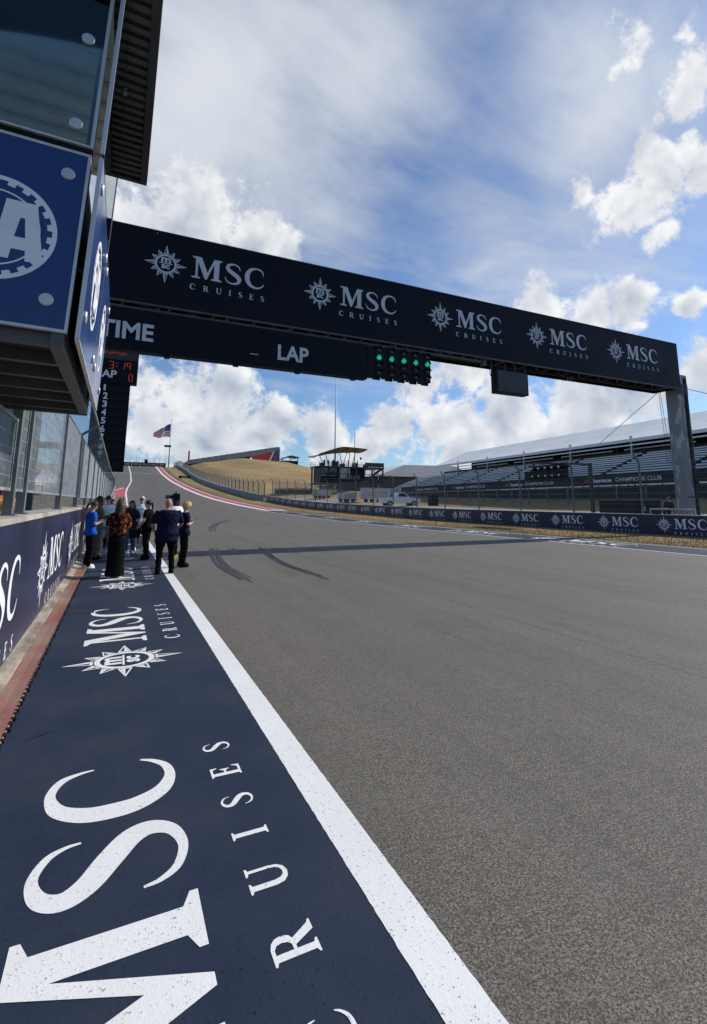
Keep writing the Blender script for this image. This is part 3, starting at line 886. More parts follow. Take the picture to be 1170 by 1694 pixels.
# legs that carry it, behind the fence
for y in (4.3, 6.6):
    MB().box(-1.75, -1.55, y - .1, y + .1, 0.0, BZ - .13).build('support_column', 'dark_steel', booth)
    MB().box(-1.9, -1.45, y - .2, y + .2, 0.0, .5).build('column_plinth', 'grey_concrete', booth)

# ------------------------------------------------------------------ start gantry
GY = 17.3
gan = empty('start_gantry', (14, GY, 0))
tag(gan, 'black start gantry beam spanning the track with a row of five white logos', 'gantry')
for k in range(6):
    xa, xb = max(-3.6, -5.13 + 5.63 * k + .006), min(28.62, -5.13 + 5.63 * (k + 1))
    MB().box(xa, xb, GY, GY + .06, 8.20, 10.82).build('front_banner', 'gantry_black', gan)
MB().box(-3.6, 28.64, GY - .02, GY + .08, 10.825, 10.87).build('top_trim', 'dark_steel', gan)
MB().box(-3.6, 28.64, GY - .02, GY + .08, 8.14, 8.195).build('bottom_trim', 'roof_steel', gan)
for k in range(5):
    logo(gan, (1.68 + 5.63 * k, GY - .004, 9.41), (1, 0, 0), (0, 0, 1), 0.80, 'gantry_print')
MB().box(-3.6, 28.60, GY + .07, GY + 1.55, 8.62, 10.78).build('beam_body', 'black_box', gan)
MB().box(-3.6, 28.62, GY + 1.56, GY + 1.62, 8.20, 10.82).build('rear_banner', 'gantry_black', gan)
MB().box(28.625, 28.66, GY, GY + 1.62, 8.20, 10.82).build('end_panel', 'gantry_black', gan)
b = MB()
for y in (GY + .18, GY + 1.42):
    b.rbar((-3.6, y, 8.40), (28.6, y, 8.40), .14, .14)
k = 0
while -3.4 + 1.5 * k < 28.4:
    x = -3.4 + 1.5 * k
    b.rbar((x, GY + .2, 8.38), (x, GY + 1.4, 8.38), .1, .1); b.bar((x, GY + .2, 8.38), (x + 1.5, GY + 1.4, 8.40), .04, 6); k += 1
b.build('lower_truss', 'dark_steel', gan)
MB().box(-3.6, 28.5, GY + .45, GY + .95, 8.475, 8.60).build('cable_tray', 'roof_steel', gan)
b = MB(); b.rbar((-2.2, GY + .2, 8.03), (14.55, GY + .2, 8.03), .10, .09)
for k in range(8):
    x = -1.6 + 2.3 * k
    b.rbar((x, GY + .2, 8.0), (x, GY + .2, 8.42), .12, .12)
b.build('hanging_rail', 'roof_steel', gan)
MB().box(14.45, 14.65, GY + .1, GY + .32, 7.85, 8.40).build('rail_end', 'roof_steel', gan)
# right leg: weathered hollow section, cap, dark cable run
leg = MB().box(29.0, 30.0, 17.75, 18.45, 0.0, 9.2).build('leg', 'peeling_steel', gan)
MB().box(29.05, 29.95, 17.70, 17.748, 8.0, 8.62).box(28.0, 29.0, 17.8, 18.4, 8.3, 8.6).build('leg_bracket', 'dark_steel', gan)
b = MB()
for dx, r in ((29.62, .035), (29.75, .025), (29.86, .02)):
    b.tube([(dx, 17.72, .2), (dx + .02, 17.70, 3), (dx - .02, 17.71, 6), (dx + .05, 17.72, 9)], r, 6)
b.build('cable', 'black_box', gan)
MB().box(29.6, 29.85, 17.55, 17.74, 2.6, 3.2).box(29.0, 30.0, 17.735, 17.749, 2.0, 2.06).build('junction_box', 'black_box', gan)
MB().box(-3.6, -2.8, 17.7, 18.5, 0.0, 8.6).build('leg', 'peeling_steel', gan)
for p, q, r in (((28.3, 18.2, 8.3), (33, 26.5, 6.2), .018), ((30.0, 18.2, 8.6), (40, 14.0, 6.2), .018), ((28.75, 18.6, 8.3), (29.6, 18.9, 4.0), .012), ((28.6, 18.6, 8.3), (29.3, 18.9, 4.0), .012)):
    MB().bar(p, q, r, 5).build('guy_wire', 'dark_steel', gan)
# little dome camera under the beam
b = MB(); b.bar((20.12, GY + .3, 8.4), (20.12, GY + .3, 8.02), .04, 8)
dc = empty('dome_camera', (20.12, GY + .3, 7.9)); tag(dc, 'small round dome camera under the right half of the gantry beam', 'camera')
b.build('stem', 'black_box', dc); MB().ell((20.12, GY + .3, 7.92), (.13, .13, .15)).build('dome', 'lamp_dark', dc, True)

# timing board under the beam
tb = empty('timing_board', (4, GY + .1, 6.5))
tag(tb, 'long black board lettered TIME and LAP under the gantry beam', 'board')
MB().box(-2.2, 8.55, GY + .06, GY + .42, 6.53, 7.96).build('housing', 'led_face', tb)
b = MB()
for x in (1.0, 3.3, 5.6, 7.9):
    b.box(x, x + .18, GY + .1, GY + .3, 6.45, 6.53)
b.build('mounting_lug', 'black_box', tb)
b = MB(); b.box(3.85, 4.15, GY + .045, GY + .06, 6.93, 6.96); b.build('handle', 'aluminium_dull', tb)
text(tb, 'TIME', (-1.02, GY + .055, 6.93), (1, 0, 0), (0, 0, 1), .57, 'gantry_print', .028, 1.64)
text(tb, 'LAP', (4.87, GY + .055, 6.88), (1, 0, 0), (0, 0, 1), .57, 'gantry_print', .028, 1.2)

# five start-light columns
LX = [9.10, 9.68, 10.26, 10.84, 11.42]
for k, x in enumerate(LX):
    ord_ = ('first', 'second', 'third', 'fourth', 'fifth')[k]
    sl = empty('start_light', (x, GY + .1, 8.0))
    tag(sl, f'{ord_} start light column from the timing board, one green lamp lit', 'start light', 'start lights under the gantry')
    z0 = 7.99
    MB().box(x - .20, x + .12, GY + .22, GY + .30, 6.60, z0 - .02).build('back_plate', 'black_box', sl)
    MB().box(x - (.415 if k else .50), x - .15, GY + .10, GY + .26, 6.63 + .02 * (k % 2), z0 - .05).build('control_box', 'black_box', sl)
    MB().box(x - .14, x + .15, GY + .08, GY + .215, 6.70, z0).build('housing', 'black_box', sl)
    for j in range(4):
        zc = z0 - .17 - .315 * j
        b = MB(); n = 16; ring = lambda r, d: [(x + r * math.cos(2 * math.pi * i / n), GY + .08 - d, zc + r * math.sin(2 * math.pi * i / n)) for i in range(n)]
        b.loft([ring(.118, 0.0), ring(.110, .02), ring(.06, .038)])
        b.build('lamp', 'lamp_green' if j == 1 else 'lamp_dark', sl, True)
        v = MB(); arcs = []
        for d in (0.0, .12):
            arcs.append([(x + rr * math.cos(math.pi * i / 8), GY + .08 - d, zc + rr * math.sin(math.pi * i / 8)) for rr, seq in ((.132, range(9)), (.124, range(8, -1, -1))) for i in seq])
        v.loft(arcs); v.build('visor', 'black_box', sl)
    MB().rbar((x, GY + .2, z0), (x, GY + .2, z0 + .40), .06, .06).build('hanger', 'dark_steel', sl)

# blank display box hanging further right
db = empty('display_box', (16, GY + .2, 6.6)); tag(db, 'blank black display box hanging under the gantry beam right of the start lights', 'display')
MB().box(15.1, 16.98, GY - .02, GY + .38, 6.64, 7.74).build('housing', 'black_box', db)
MB().box(15.16, 16.92, GY - .03, GY - .021, 6.70, 7.68).build('screen', 'screen_grey', db)
for x in (15.0, 15.8, 16.4, 17.05):
    b = MB(); b.rbar((x, GY + .2, 7.2 if x in (15.0, 17.05) else 7.74), (x, GY + .2, 8.42), .05, .05)
    if x in (15.0, 17.05):
        b.rbar((x, GY + .2, 7.2), (15.1 if x < 16 else 16.98, GY + .2, 7.2), .04, .04)
    b.build('hanger', 'dark_steel', db)
b = MB(); b.tube([(14.95, GY + .2, 8.4), (14.8, GY + .15, 7.9), (14.85, GY + .1, 7.4), (15.08, GY + .1, 7.1)], .014, 5); b.build('cable', 'black_box', db)

# position tower further down the pit wall
PY = 48.0; k_ = PY / 17.3; X_ = lambda x: x * k_; zz = lambda z: 1.7 + (z - 1.7) * k_
pt = empty('position_tower', (-1.5, PY, 4.2))
tag(pt, 'black position tower with white numbers and a red mark behind the fence', 'scoreboard')
MB().box(X_(-1.0), X_(.05), PY, PY + .7, zz(2.60), zz(5.40)).build('tower_body', 'led_face', pt)
MB().box(X_(-1.2), X_(.235), PY - .06, PY + .76, zz(5.40) + .004, zz(7.0)).build('head_box', 'led_face', pt)
MB().box(X_(-1.2), X_(.235), PY - .08, PY - .061, zz(6.16), zz(6.95)).build('head_sign', 'screen_grey', pt)
link('red_mark', F1_MESH, pt, Matrix.Translation((X_(-.92), PY - .09, zz(6.31))) @ Matrix.Rotation(R_(90), 4, 'X') @ Matrix.Diagonal((.31 * k_, .23 * k_, 1, 1)))
text(pt, 'LAP', (X_(-.93), PY - .07, zz(5.56)), (1, 0, 0), (0, 0, 1), .24 * k_, 'print_white', .02, .56 * k_)


def seg7(parent, ch, x, z, h):
    """one seven-segment digit"""
    w = h * .5; t = h * .085
    S = {'a': (0, h - t, w, h), 'b': (w - t, h / 2, w, h - t), 'c': (w - t, t, w, h / 2), 'd': (0, 0, w, t), 'e': (0, t, t, h / 2), 'f': (0, h / 2, t, h - t), 'g': (t, h / 2 - t / 2, w - t, h / 2 + t / 2)}
    D = {'0': 'abcdef', '1': 'bc', '3': 'abgcd', '9': 'abcfg'}
    b = MB()
    for q in D[ch]:
        x0, z0, x1, z1 = S[q]; b.box(x + x0, x + x1, PY - .085, PY - .07, z + z0 + .012, z + z1 - .012)
    b.build('digit', 'led_red', parent)


for ch, x in (('3', -.60), ('1', -.28), ('9', -.11)):
    seg7(pt, ch, X_(x), zz(5.84), .25 * k_)
for z in (5.92, 6.02):
    MB().box(X_(-.40), X_(-.375), PY - .085, PY - .07, zz(z), zz(z + .028)).build('colon_dot', 'led_red', pt)
seg7(pt, '0', X_(-.02), zz(5.48), .24 * k_)
for k in range(10):
    z = zz(5.13 - .262 * k)
    if k < 9:
        text(pt, str(k + 1), (X_(-.70), PY - .006, z), (1, 0, 0), (0, 0, 1), .20 * k_, 'print_white', .03 if k else .0, (.13 if k else .055) * k_, 'row_number')
    MB().box(X_(-.50), X_(.03), PY - .10, PY - .001, z + .21 * k_, z + .225 * k_).build('row_ledge', 'black_box', pt)
    MB().box(X_(-.50), X_(.0), PY - .012, PY - .002, z - .015 * k_, z + .19 * k_).build('row_display', 'black_box', pt)
for z in (6.0, 12.5):
    MB().box(-6.3, X_(-1.0), PY + .15, PY + .6, z, z + .5).build('bracket', 'dark_steel', pt)
MB().box(-6.9, -6.3, PY, PY + .7, 0, 14.5).build('mast', 'dark_steel', pt)

# ------------------------------------------------------------------ right-hand barrier and fence
BX = 26.3
bar = empty('barrier', (BX, 40, 0)); tag(bar, 'long low barrier wrapped in navy logo banner along the far side of the track', 'barrier')
extr(rect(BX + .03, BX + .55, 0, 1.05), -4, 99).build('barrier_body', 'grey_concrete', bar)
extr(rect(BX - .01, BX + .57, 1.052, 1.085), -4, 99).build('coping', 'galvanised', bar)
for k in range(28):
    y0 = -3.6 + 3.72 * k
    if y0 > 96: break
    p = extr(rect(BX, BX + .028, .02, 1.05), y0, min(y0 + 3.715, 99)).build('banner_panel', 'banner_navy', bar)
    ym = 16.97 + 3.72 * (k - 5)
    logo(p, (BX - .004, ym, zp(ym) + .37), (0, -1, 0), (0, 0, 1), .515)
E_ = MB().box(BX, BX + .5, 99.02, 99.2, zp(99), zp(99) + 1.1).build('end_cap', 'canopy_tan', bar)

rf = empty('catch_fence', (27.2, 40, 0)); tag(rf, 'tall wire catch fence with bent posts behind the navy barrier', 'fence')
rposts = [4.6 + 4.9 * k for k in range(20)]
pm2 = MB(); pm2.box(-.045, .045, -.045, .045, 0, 4.05); pm2.rbar((0, 0, 4.03), (-.42, 0, 4.48), .08, .07)
pm2 = pm2.mesh('post'); pm2.materials.append(MATS['post_steel'])
for y in rposts:
    link('post', pm2, rf, Matrix.Translation((27.2, y, zp(y))))
for i in range(len(rposts) - 1):
    ya, yb = rposts[i], rposts[i + 1]
    w = MB(); P = lambda y, h, dx=0.0: (27.2 + dx, y, zp(y) + h)
    for k in range(9):
        w.bar(P(ya, 1.3 + .33 * k), P(yb, 1.3 + .33 * k), .006, 3)
    for k in range(2):
        w.bar(P(ya, 4.2 + .25 * k, -.17 - .22 * k), P(yb, 4.2 + .25 * k, -.17 - .22 * k), .006, 3)
    for k in range(66):
        y = ya + (yb - ya) * k / 66; d = .45
        w.bar(P(y, 1.1), P(min(y + d, yb), 3.95), .0022, 3); w.bar(P(min(y + d, yb), 1.1), P(y, 3.95), .0022, 3)
    tag(w.build('wire_mesh', 'post_steel', rf), kind='stuff')

# wall and fence that climb the hill
hx = lambda y: float(np.interp(y, [99, 138, 187, 256, 319, 335], [25.4, 25.8, 26.5, 28.6, 27.9, 27.5]))
hw = empty('hill_wall', (26, 160, 5)); tag(hw, 'pale concrete wall climbing the hill beside dry grass', 'wall')
y = 99.3
while y < 326:
    y2 = y + 7.6
    b = MB(); b.loft([[(hx(q) + dx, q, zp(q) + z) for dx, z in ((0, -.3), (0, 1.25), (.45, 1.25), (.45, -.3))] for q in (y, y2)])
    b.build('wall_block', 'grey_concrete', hw); y += 7.64
hf = empty('hill_fence', (27, 160, 5)); tag(hf, 'long grey catch fence climbing the hill above the concrete wall', 'fence')
hp = MB(); hp.box(-.09, .09, -.09, .09, 0, 3.6); hp.rbar((0, 0, 3.6), (-.5, 0, 4.2), .14, .14)
hp = hp.mesh('post'); hp.materials.append(MATS['post_steel'])
hy = [100 + 5.0 * k for k in range(46)]
for q in hy:
    link('post', hp, hf, Matrix.Translation((hx(q) + .8, q, zp(q) - .1)))
for a, c in zip(hy[:-1], hy[1:]):
    w = MB(); P = lambda q, h: (hx(q) + .8, q, zp(q) + h)
    for k in range(10):
        w.bar(P(a, .9 + .28 * k), P(c, .9 + .28 * k), .018, 3)
    for k in range(14):
        q = a + (c - a) * k / 14; w.bar(P(q, .7), P(q, 3.5), .014, 3)
    tag(w.build('wire_mesh', 'post_steel', hf), kind='stuff')

# tufts of dry grass on the verge
b = MB(); rng = random.Random(3)
for i in range(15000):
    t = rng.random() ** 1.6; y = 6 + 84 * t; x = rng.uniform(20.1, 26.25); h = rng.uniform(.03, .11); a = rng.uniform(0, 6.28); z = zp(y) - .01
    dx, dy = math.cos(a) * .02, math.sin(a) * .02; lx, ly = rng.uniform(-.05, .05), rng.uniform(-.05, .05)
    b.add([(x - dx, y - dy, z), (x + dx, y + dy, z), (x + lx, y + ly, z + h)], [(0, 1, 2)])
tag(b.build('verge_grass', 'dry_grass'), 'dry yellow grass on the verge below the navy barrier', 'grass', kind='stuff')

# service road behind the barrier
tag(sheet([29, 33, 36.2], [y for y in YS if -5 <= y <= 100], lambda x, y: H(x, y), .05).build('service_road', 'grey_concrete'), kind='structure')

# ------------------------------------------------------------------ grandstand on the right
TH = R_(6); SA = Vector((math.sin(TH), math.cos(TH), 0)); SD = Vector((math.cos(TH), -math.sin(TH), 0)); SO = Vector((42, 30, 0))
SM = Matrix.Identity(4)
for i in range(3):
    SM[i][0] = SD[i]; SM[i][1] = SA[i]; SM[i][3] = SO[i]
stand = empty('grandstand', mtx=SM.copy()); tag(stand, 'long grandstand with silver benches, black banner and white roof', 'grandstand')


def spart(b, name, mat, parent=None, smooth=False):
    """built in the stand's own axes: x into the stand, y along it, z up"""
    b.v = [tuple(SM @ Vector(p)) for p in b.v]
    return b.build(name, mat, parent or stand, smooth)


S0, S1 = -30.0, 58.0
spart(MB().box(.25, .35, S0, S1, 1.5, 3.28), 'lower_scrim', 'scrim_black')
spart(MB().box(-.06, .24, S0, S1, 3.29, 3.36), 'walkway_rail', 'aluminium_dull')
for k in range(7):
    s1 = 7.4 + 13.4 * (k - 2)
    s0 = s1 - 13.38
    p = spart(MB().box(-.02, .06, s0, min(s1, 52), 3.37, 4.40), 'fascia_banner', 'scrim_black')
    if k < 6:
        o = SM @ Vector((-.028, s1 - .9, 3.70)); u = -SA
        link('red_mark', F1_MESH, p, frame(o, u, (0, 0, 1), .30))
        text(p, 'Experiences', SM @ Vector((-.028, s1 - 2.1, 3.68)), u, (0, 0, 1), .36, 'print_white', .03, 2.35)
        text(p, 'CHAMPIONS CLUB', SM @ Vector((-.028, s1 - 4.9, 3.68)), u, (0, 0, 1), .36, 'print_white', .004, 4.9)
spart(MB().box(-.02, .06, 52, S1, 3.45, 4.35), 'mesh_guard', 'aluminium_dull')
NR = 10
sections = [(S0 + 8.9 * k, S0 + 8.9 * k + 8.2) for k in range(10)]
for r in range(NR):
    d = .55 + .72 * r; z = 4.35 + .285 * r
    spart(MB().box(d - .02, d + .72, S0, S1, z - .45, z - .40), 'riser', 'riser_dark')
    spart(MB().box(d + .68, d + .70, S0, S1, z - .40, z - .14), 'kick_board', 'riser_dark')
    for s0, s1 in sections:
        if s1 > S1: s1 = S1
        spart(MB().box(d + .10, d + .38, s0, s1, z - .02, z + .03), 'bench', 'bench_alu')
        spart(MB().box(d + .095, d + .115, s0, s1, z - .10, z - .021), 'bench_apron', 'bench_alu')
b = MB()
for r in range(0, NR, 3):
    d = .55 + .72 * r
    for k in range(12):
        b.rbar((d, S0 + 7.9 * k, 1.2), (d, S0 + 7.9 * k, 3.8 + .285 * r), .12, .12)
spart(b, 'understructure', 'dark_steel'); stand.children[-1]['kind'] = 'stuff'
# upper tier under the roof: dark box front, white rails, folding chairs
ZT = 4.35 + .285 * NR
spart(MB().box(7.95, 8.0, S0, 50, ZT - .5, ZT + .15), 'tier_front', 'stand_dark')
spart(MB().box(8.0, 20, S0, 50, ZT - .15, ZT - .1), 'tier_floor', 'stand_dark')
spart(MB().box(14.0, 14.2, S0, 50, ZT - .1, 9.9), 'tier_shade_back', 'stand_dark')  # dark colour stands in for the shade under the roof
for k in range(8):
    s0 = S0 + 10 * k
    if s0 + 8.4 > 50: break
    b = MB(); b.rbar((7.85, s0, ZT + .35), (7.85, s0 + 8.4, ZT + .35), .09, .12); spart(b, 'guard_rail', 'bench_alu')
for k in range(10):
    s = S0 + 9 * k
    if s > 50: break
    b = MB(); b.rbar((6.3, s, 1.5), (6.3, s, 8.75), .2, .2); spart(b, 'roof_column', 'aluminium_dull')
    b = MB(); b.rbar((13.8, s, 1.5), (13.8, s, 9.6), .2, .2); spart(b, 'roof_column', 'aluminium_dull')
    b = MB(); b.rbar((6.2, s, 8.28), (13, s, 11.1), .14, .2); b.rbar((13, s, 11.1), (20, s, 8.3), .14, .2); spart(b, 'rafter', 'stand_dark')
    b = MB(); b.rbar((6.25, s, 7.78), (6.25, s + 9 if s + 9 < 50 else 50, 7.78), .12, .14); spart(b, 'eave_tie', 'bench_alu')
for k in range(20):
    s0 = S0 + 4.5 * k
    if s0 > 49: break
    s1 = min(s0 + 4.498, 50.2)
    b = MB(); sag = [(0, 8.40), (2.2, 9.25), (4.5, 10.2), (7, 11.3), (9.5, 10.2), (14, 8.4)]
    b.loft([[(6 + x, s, z + (.02 if e else 0)) for x, z in sag] + [(6 + x, s, z - .05) for x, z in sag[::-1]] for s, e in ((s0, 0), ((s0 + s1) / 2, 1), (s1, 0))])
    spart(b, 'roof_panel', 'stand_roof')
    b = MB(); b.box(5.96, 6.0, s0, s1, 8.08, 8.42); spart(b, 'roof_valance', 'stand_roof')
for i, (s, n) in enumerate(((14, 6), (22, 5), (30, 8), (3, 5), (39, 6))):
    for j in range(n):
        q = s - .62 * j
        b = MB(); b.box(8.5, 8.9, q, q + .48, ZT + .28, ZT + .33); b.box(8.88, 8.93, q, q + .48, ZT + .33, ZT + .78)
        for a_, c_ in ((8.52, q + .03), (8.52, q + .45), (8.86, q + .03), (8.86, q + .45)):
            b.rbar((a_, c_, ZT - .1), (a_, c_, ZT + .28), .03, .03)
        spart(b, 'chair', 'black_box')

# white tent roof far behind the left end of the stand
ft = empty('far_tent', (70, 130, 2)); tag(ft, 'long white tent roof behind the left end of the grandstand', 'tent')
MB().loft([[(58, y, 8.2), (66, y, 11.2), (82, y, 11.4), (90, y, 8.2)] for y in (112, 150)]).build('roof', 'stand_roof', ft)
for x in (58.5, 70, 82):
    MB().rbar((x, 112.4, 1.5), (x, 112.4, 8.6), .25, .25).build('post', 'aluminium_dull', ft)
MB().box(59, 89, 113, 149, 2, 8.1).build('wall', 'stand_dark', ft)

# low fence in front of the bank
lf = empty('low_fence', (39.5, 30, .9)); tag(lf, 'low wire fence on posts in front of the grandstand bank', 'fence')
lp = MB().box(-.04, .04, -.04, .04, 0, 1.55).mesh('post'); lp.materials.append(MATS['post_steel'])
for k in range(26):
    p = SO + SA * (-18 + 3.0 * k) + SD * -2.6; p.z = H(p.x, p.y)
    link('post', lp, lf, Matrix.Translation(p))
    if k < 25:
        q = p + SA * 3.0; q.z = H(q.x, q.y); b = MB()
        for h in (.5, .95, 1.5):
            b.bar(p + Vector((0, 0, h)), q + Vector((0, 0, h)), .012, 3)
        for j in range(20):
            m_ = p + (q - p) * (j / 20); b.bar(m_ + Vector((0, 0, .1)), m_ + Vector((0, 0, 1.5)), .004, 3)
        tag(b.build('wire_mesh', 'post_steel', lf), kind='stuff')

# lamp rig on an arm behind the barrier
lr = empty('lamp_rig', (27.6, 23.2, 0)); tag(lr, 'black ten lamp signal rig on a bracket arm behind the barrier', 'signal')
MB().rbar((27.75, 23.15, 0), (27.75, 23.15, 4.25), .18, .18).build('mast', 'dark_steel', lr)
MB().rbar((27.75, 23.06, 4.18), (27.75, 28.7, 4.66), .14, .14).build('arm', 'dark_steel', lr)
MB().box(27.62, 27.9, 25.05, 28.35, 3.18, 4.38).build('housing', 'black_box', lr)
MB().box(27.58, 27.85, 28.4, 28.95, 3.3, 4.0).build('side_box', 'black_box', lr)
for i in range(5):
    for j in range(2):
        yc, zc = 25.45 + .63 * i, 3.5 + .56 * j
        b = MB(); n = 12; ring = lambda r, d: [(27.62 - d, yc + r * math.cos(2 * math.pi * q / n), zc + r * math.sin(2 * math.pi * q / n)) for q in range(n)]
        b.loft([ring(.2, 0), ring(.19, .16), ring(.15, .16), ring(.13, .05)]); b.build('lamp_hood', 'black_box', lr)
        b = MB(); b.ell((27.46, yc + .06, zc + .10), (.09, .085, .085), 8, 5); b.build('lamp_glint', 'bench_alu', lr, True)  # pale ball paints a highlight in front of each lamp
# equipment behind the barrier near the gantry leg
eb = empty('equipment_case', (29.5, 22, 0)); tag(eb, 'long black equipment case behind the barrier left of the gantry leg', 'case')
MB().box(28.9, 30.2, 20.2, 23.6, H(29, 22), 1.78).build('case_body', 'black_box', eb)
MB().box(28.86, 30.24, 20.16, 23.64, 1.78, 1.84).build('lid', 'black_box', eb)
MB().box(28.86, 28.899, 20.3, 20.5, 1.2, 1.5).build('latch', 'galvanised', eb)
hr = empty('hand_rail', (28, 18, 0)); tag(hr, 'short white hand rail behind the barrier beside the gantry leg', 'railing')
b = MB().bar((28.3, 17.0, 1.35), (28.3, 19.6, 1.35), .035, 6); b.build('top_rail', 'trailer_white', hr)
for y in (17.0, 18.3, 19.6):
    MB().bar((28.3, y, 0), (28.3, y, 1.35), .03, 6).build('upright', 'trailer_white', hr)

# ------------------------------------------------------------------ observation tower
TZ = 1.0
tw = empty('viewing_tower', (50, 112, TZ)); tag(tw, 'black steel viewing tower with tan canopy and stairs beyond the barrier', 'tower')
tx = [42.8, 47.6, 52.2, 59.6]
for x in tx:
    for y in (112, 118):
        MB().rbar((x, y, TZ - .5), (x, y, 10.2), .32, .32).build('column', 'dark_steel', tw)
MB().box(42.4, 59.9, 111.8, 118.2, 9.9, 10.25).build('deck', 'dark_steel', tw)
MB().box(42.4, 59.9, 111.8, 118.2, 5.8, 6.15).build('floor', 'dark_steel', tw)
for x0, x1 in ((43.2, 45.1), (45.2, 47.2)):
    w_ = MB().box(x0, x1, 112.4, 112.5, 6.3, 9.8).build('window', 'glass_dark', tw)
    MB().box(x0 - .05, x1 + .05, 112.32, 112.399, 7.9, 8.0).build('glazing_bar', 'aluminium_dull', w_)
MB().box(47.9, 50.6, 112.1, 112.35, 6.2, 9.85).build('white_panel', 'pit_wall_panel', tw)
MB().box(50.7, 55.0, 113, 117.5, 6.2, 9.85).build('cabin', 'black_box', tw)
MB().box(51.2, 53.6, 112.9, 112.99, 7.4, 8.2).build('cabin_window', 'glass_dark', tw)
MB().box(43.2, 50.5, 113.5, 117.8, 6.2, 9.8).build('cabin', 'dark_steel', tw)
b = MB()
for x0, z0, x1, z1 in ((58.8, 9.9, 53.5, 6.2), (52.8, 6.0, 58.5, 2.6)):
    b.rbar((x0, 111.6, z0), (x1, 111.6, z1), .12, .35); b.rbar((x0, 110.4, z0), (x1, 110.4, z1), .12, .35)
    b.rbar((x0, 110.4, z0 + 1.1), (x1, 110.4, z1 + 1.1), .06, .08)
    for k in range(14):
        t = k / 13; xx, zc = x0 + (x1 - x0) * t, z0 + (z1 - z0) * t
        b.box(xx - .14, xx + .14, 110.4, 111.6, zc, zc + .05)
        if k % 3 == 0: b.rbar((xx, 110.4, zc), (xx, 110.4, zc + 1.1), .05, .05)
b.build('stairs', 'dark_steel', tw)
for y in (111.85, 118.15):
    b = MB()
    for z in (10.6, 10.95, 11.35):
        b.rbar((42.4, y, z), (59.8, y, z), .05, .06)
    for k in range(15):
        x = 42.4 + 17.4 * k / 14; b.rbar((x, y, 10.2), (x, y, 11.35), .06, .06)
    b.build('railing', 'dark_steel', tw)
for i, (xa, xb) in enumerate(((42.8, 47.6), (47.6, 52.2), (52.2, 59.6))):
    for za, zb in ((1.0, 5.8), (6.15, 9.9)):
        if i == 2 and za > 5:
            continue
        for q in (0, 1):
            b = MB(); b.bar((xa, 111.75, za if q else zb), (xb, 111.75, zb if q else za), .05, 5); b.build('brace', 'dark_steel', tw)
for x in (45.1, 50.0, 54.6, 57.1):
    MB().rbar((x, 111.9, TZ - .5), (x, 111.9, 9.9), .14, .14).build('scaffold_pole', 'dark_steel', tw)
MB().box(42.6, 59.6, 111.55, 111.62, 6.2, 7.1).build('floor_scrim', 'black_box', tw)
for i, (x, h_) in enumerate(((44.0, .9), (47.3, 1.4), (49.4, .8), (53.0, 1.2), (56.0, .9))):
    MB().box(x, x + 1.1, 115, 116.2, 10.26, 10.26 + h_).build('roof_unit', 'dark_steel', tw)
for z in (3.4, 7.2, 8.4):
    MB().rbar((42.8, 111.7, z), (59.6, 111.7, z), .08, .1).build('scaffold_tube', 'dark_steel', tw)
for i, (x0, x1, z1) in enumerate(((43.3, 46.2, 3.3), (47.0, 50.0, 2.8), (51.0, 54.5, 3.6), (55.2, 58.8, 2.6))):
    MB().box(x0, x1, 112.6, 116, 1.2, z1).build('store_box', ('black_box', 'pit_wall_panel', 'dark_steel', 'black_box')[i], tw)
MB().box(54.5, 59.8, 111.7, 111.8, 10.3, 11.3).build('rail_screen', 'dark_steel', tw)
for (a, c) in (((45.0, 111.9, 10.2), (43.6, 111.2, 13.0)), ((46.5, 111.9, 10.2), (46.4, 111.4, 13.3)), ((48.6, 111.9, 10.2), (49.5, 111.4, 14.3)), ((45.5, 116.5, 10.2), (45.0, 118.5, 13.2)), ((50.6, 116.5, 10.2), (50.2, 118, 13.8)), ((52.0, 116.5, 10.2), (53.2, 118.2, 14.3)), ((51.0, 112, 10.2), (51.8, 111.5, 14.2))):
    MB().bar(a, c, .09, 6).build('canopy_strut', 'dark_steel', tw)
b = MB(); n = 10
top = lambda u, v: (42.2 + 12.4 * u, 110.8 + 8.5 * v, 12.9 + 1.75 * u + .25 * math.sin(math.pi * u) - .45 * math.sin(math.pi * v) + .9 * (1 - abs(2 * u - .9)) * (1 - v))
for j in range(n + 1):
    for i in range(n + 1):
        b.v.append(top(i / n, j / n))
for j in range(n):
    for i in range(n):
        b.f.append((j * (n + 1) + i, j * (n + 1) + i + 1, (j + 1) * (n + 1) + i + 1, (j + 1) * (n + 1) + i)); b.mi.append(0)
o = len(b.v); b.v += [(x, y, z + .10) for x, y, z in b.v[:o]]
b.f += [tuple(i + o for i in f[::-1]) for f in b.f]; b.mi += [0] * (n * n)
b.build('canopy', 'canopy_tan', tw, True)
b = MB()
for i in range(0, n + 1, 2):
    b.tube([Vector(top(i / n, j / n)) - Vector((0, 0, .06)) for j in range(n + 1)], .07, 5)
for j in (0, n):
    b.tube([Vector(top(i / n, j / n)) - Vector((0, 0, .05)) for i in range(n + 1)], .08, 5)
b.build('canopy_frame', 'dark_steel', tw)
MB().tube([(52.2, 113, 10.2), (52.2, 113, 16), (52.25, 113, 20.3)], [.13, .10, .07], 8).build('antenna', 'galvanised', tw)
MB().box(53.6, 53.95, 112.6, 112.9, 12.1, 12.7).build('loudspeaker', 'black_box', tw)
ms = empty('flag_mast', (46.5, 122, 1)); tag(ms, 'tall bare white mast rising behind the viewing tower', 'mast')
MB().tube([(50.2, 121, .8), (50.2, 121, 20), (50.25, 121, 34.6)], [.22, .17, .09], 10).build('pole', 'trailer_white', ms, True)
MB().ell((50.25, 121, 34.7), (.16, .16, .16), 8, 6).build('finial', 'trailer_white', ms, True)
MB().box(49.8, 50.6, 120.6, 121.4, .3, .9).build('footing', 'grey_concrete', ms)
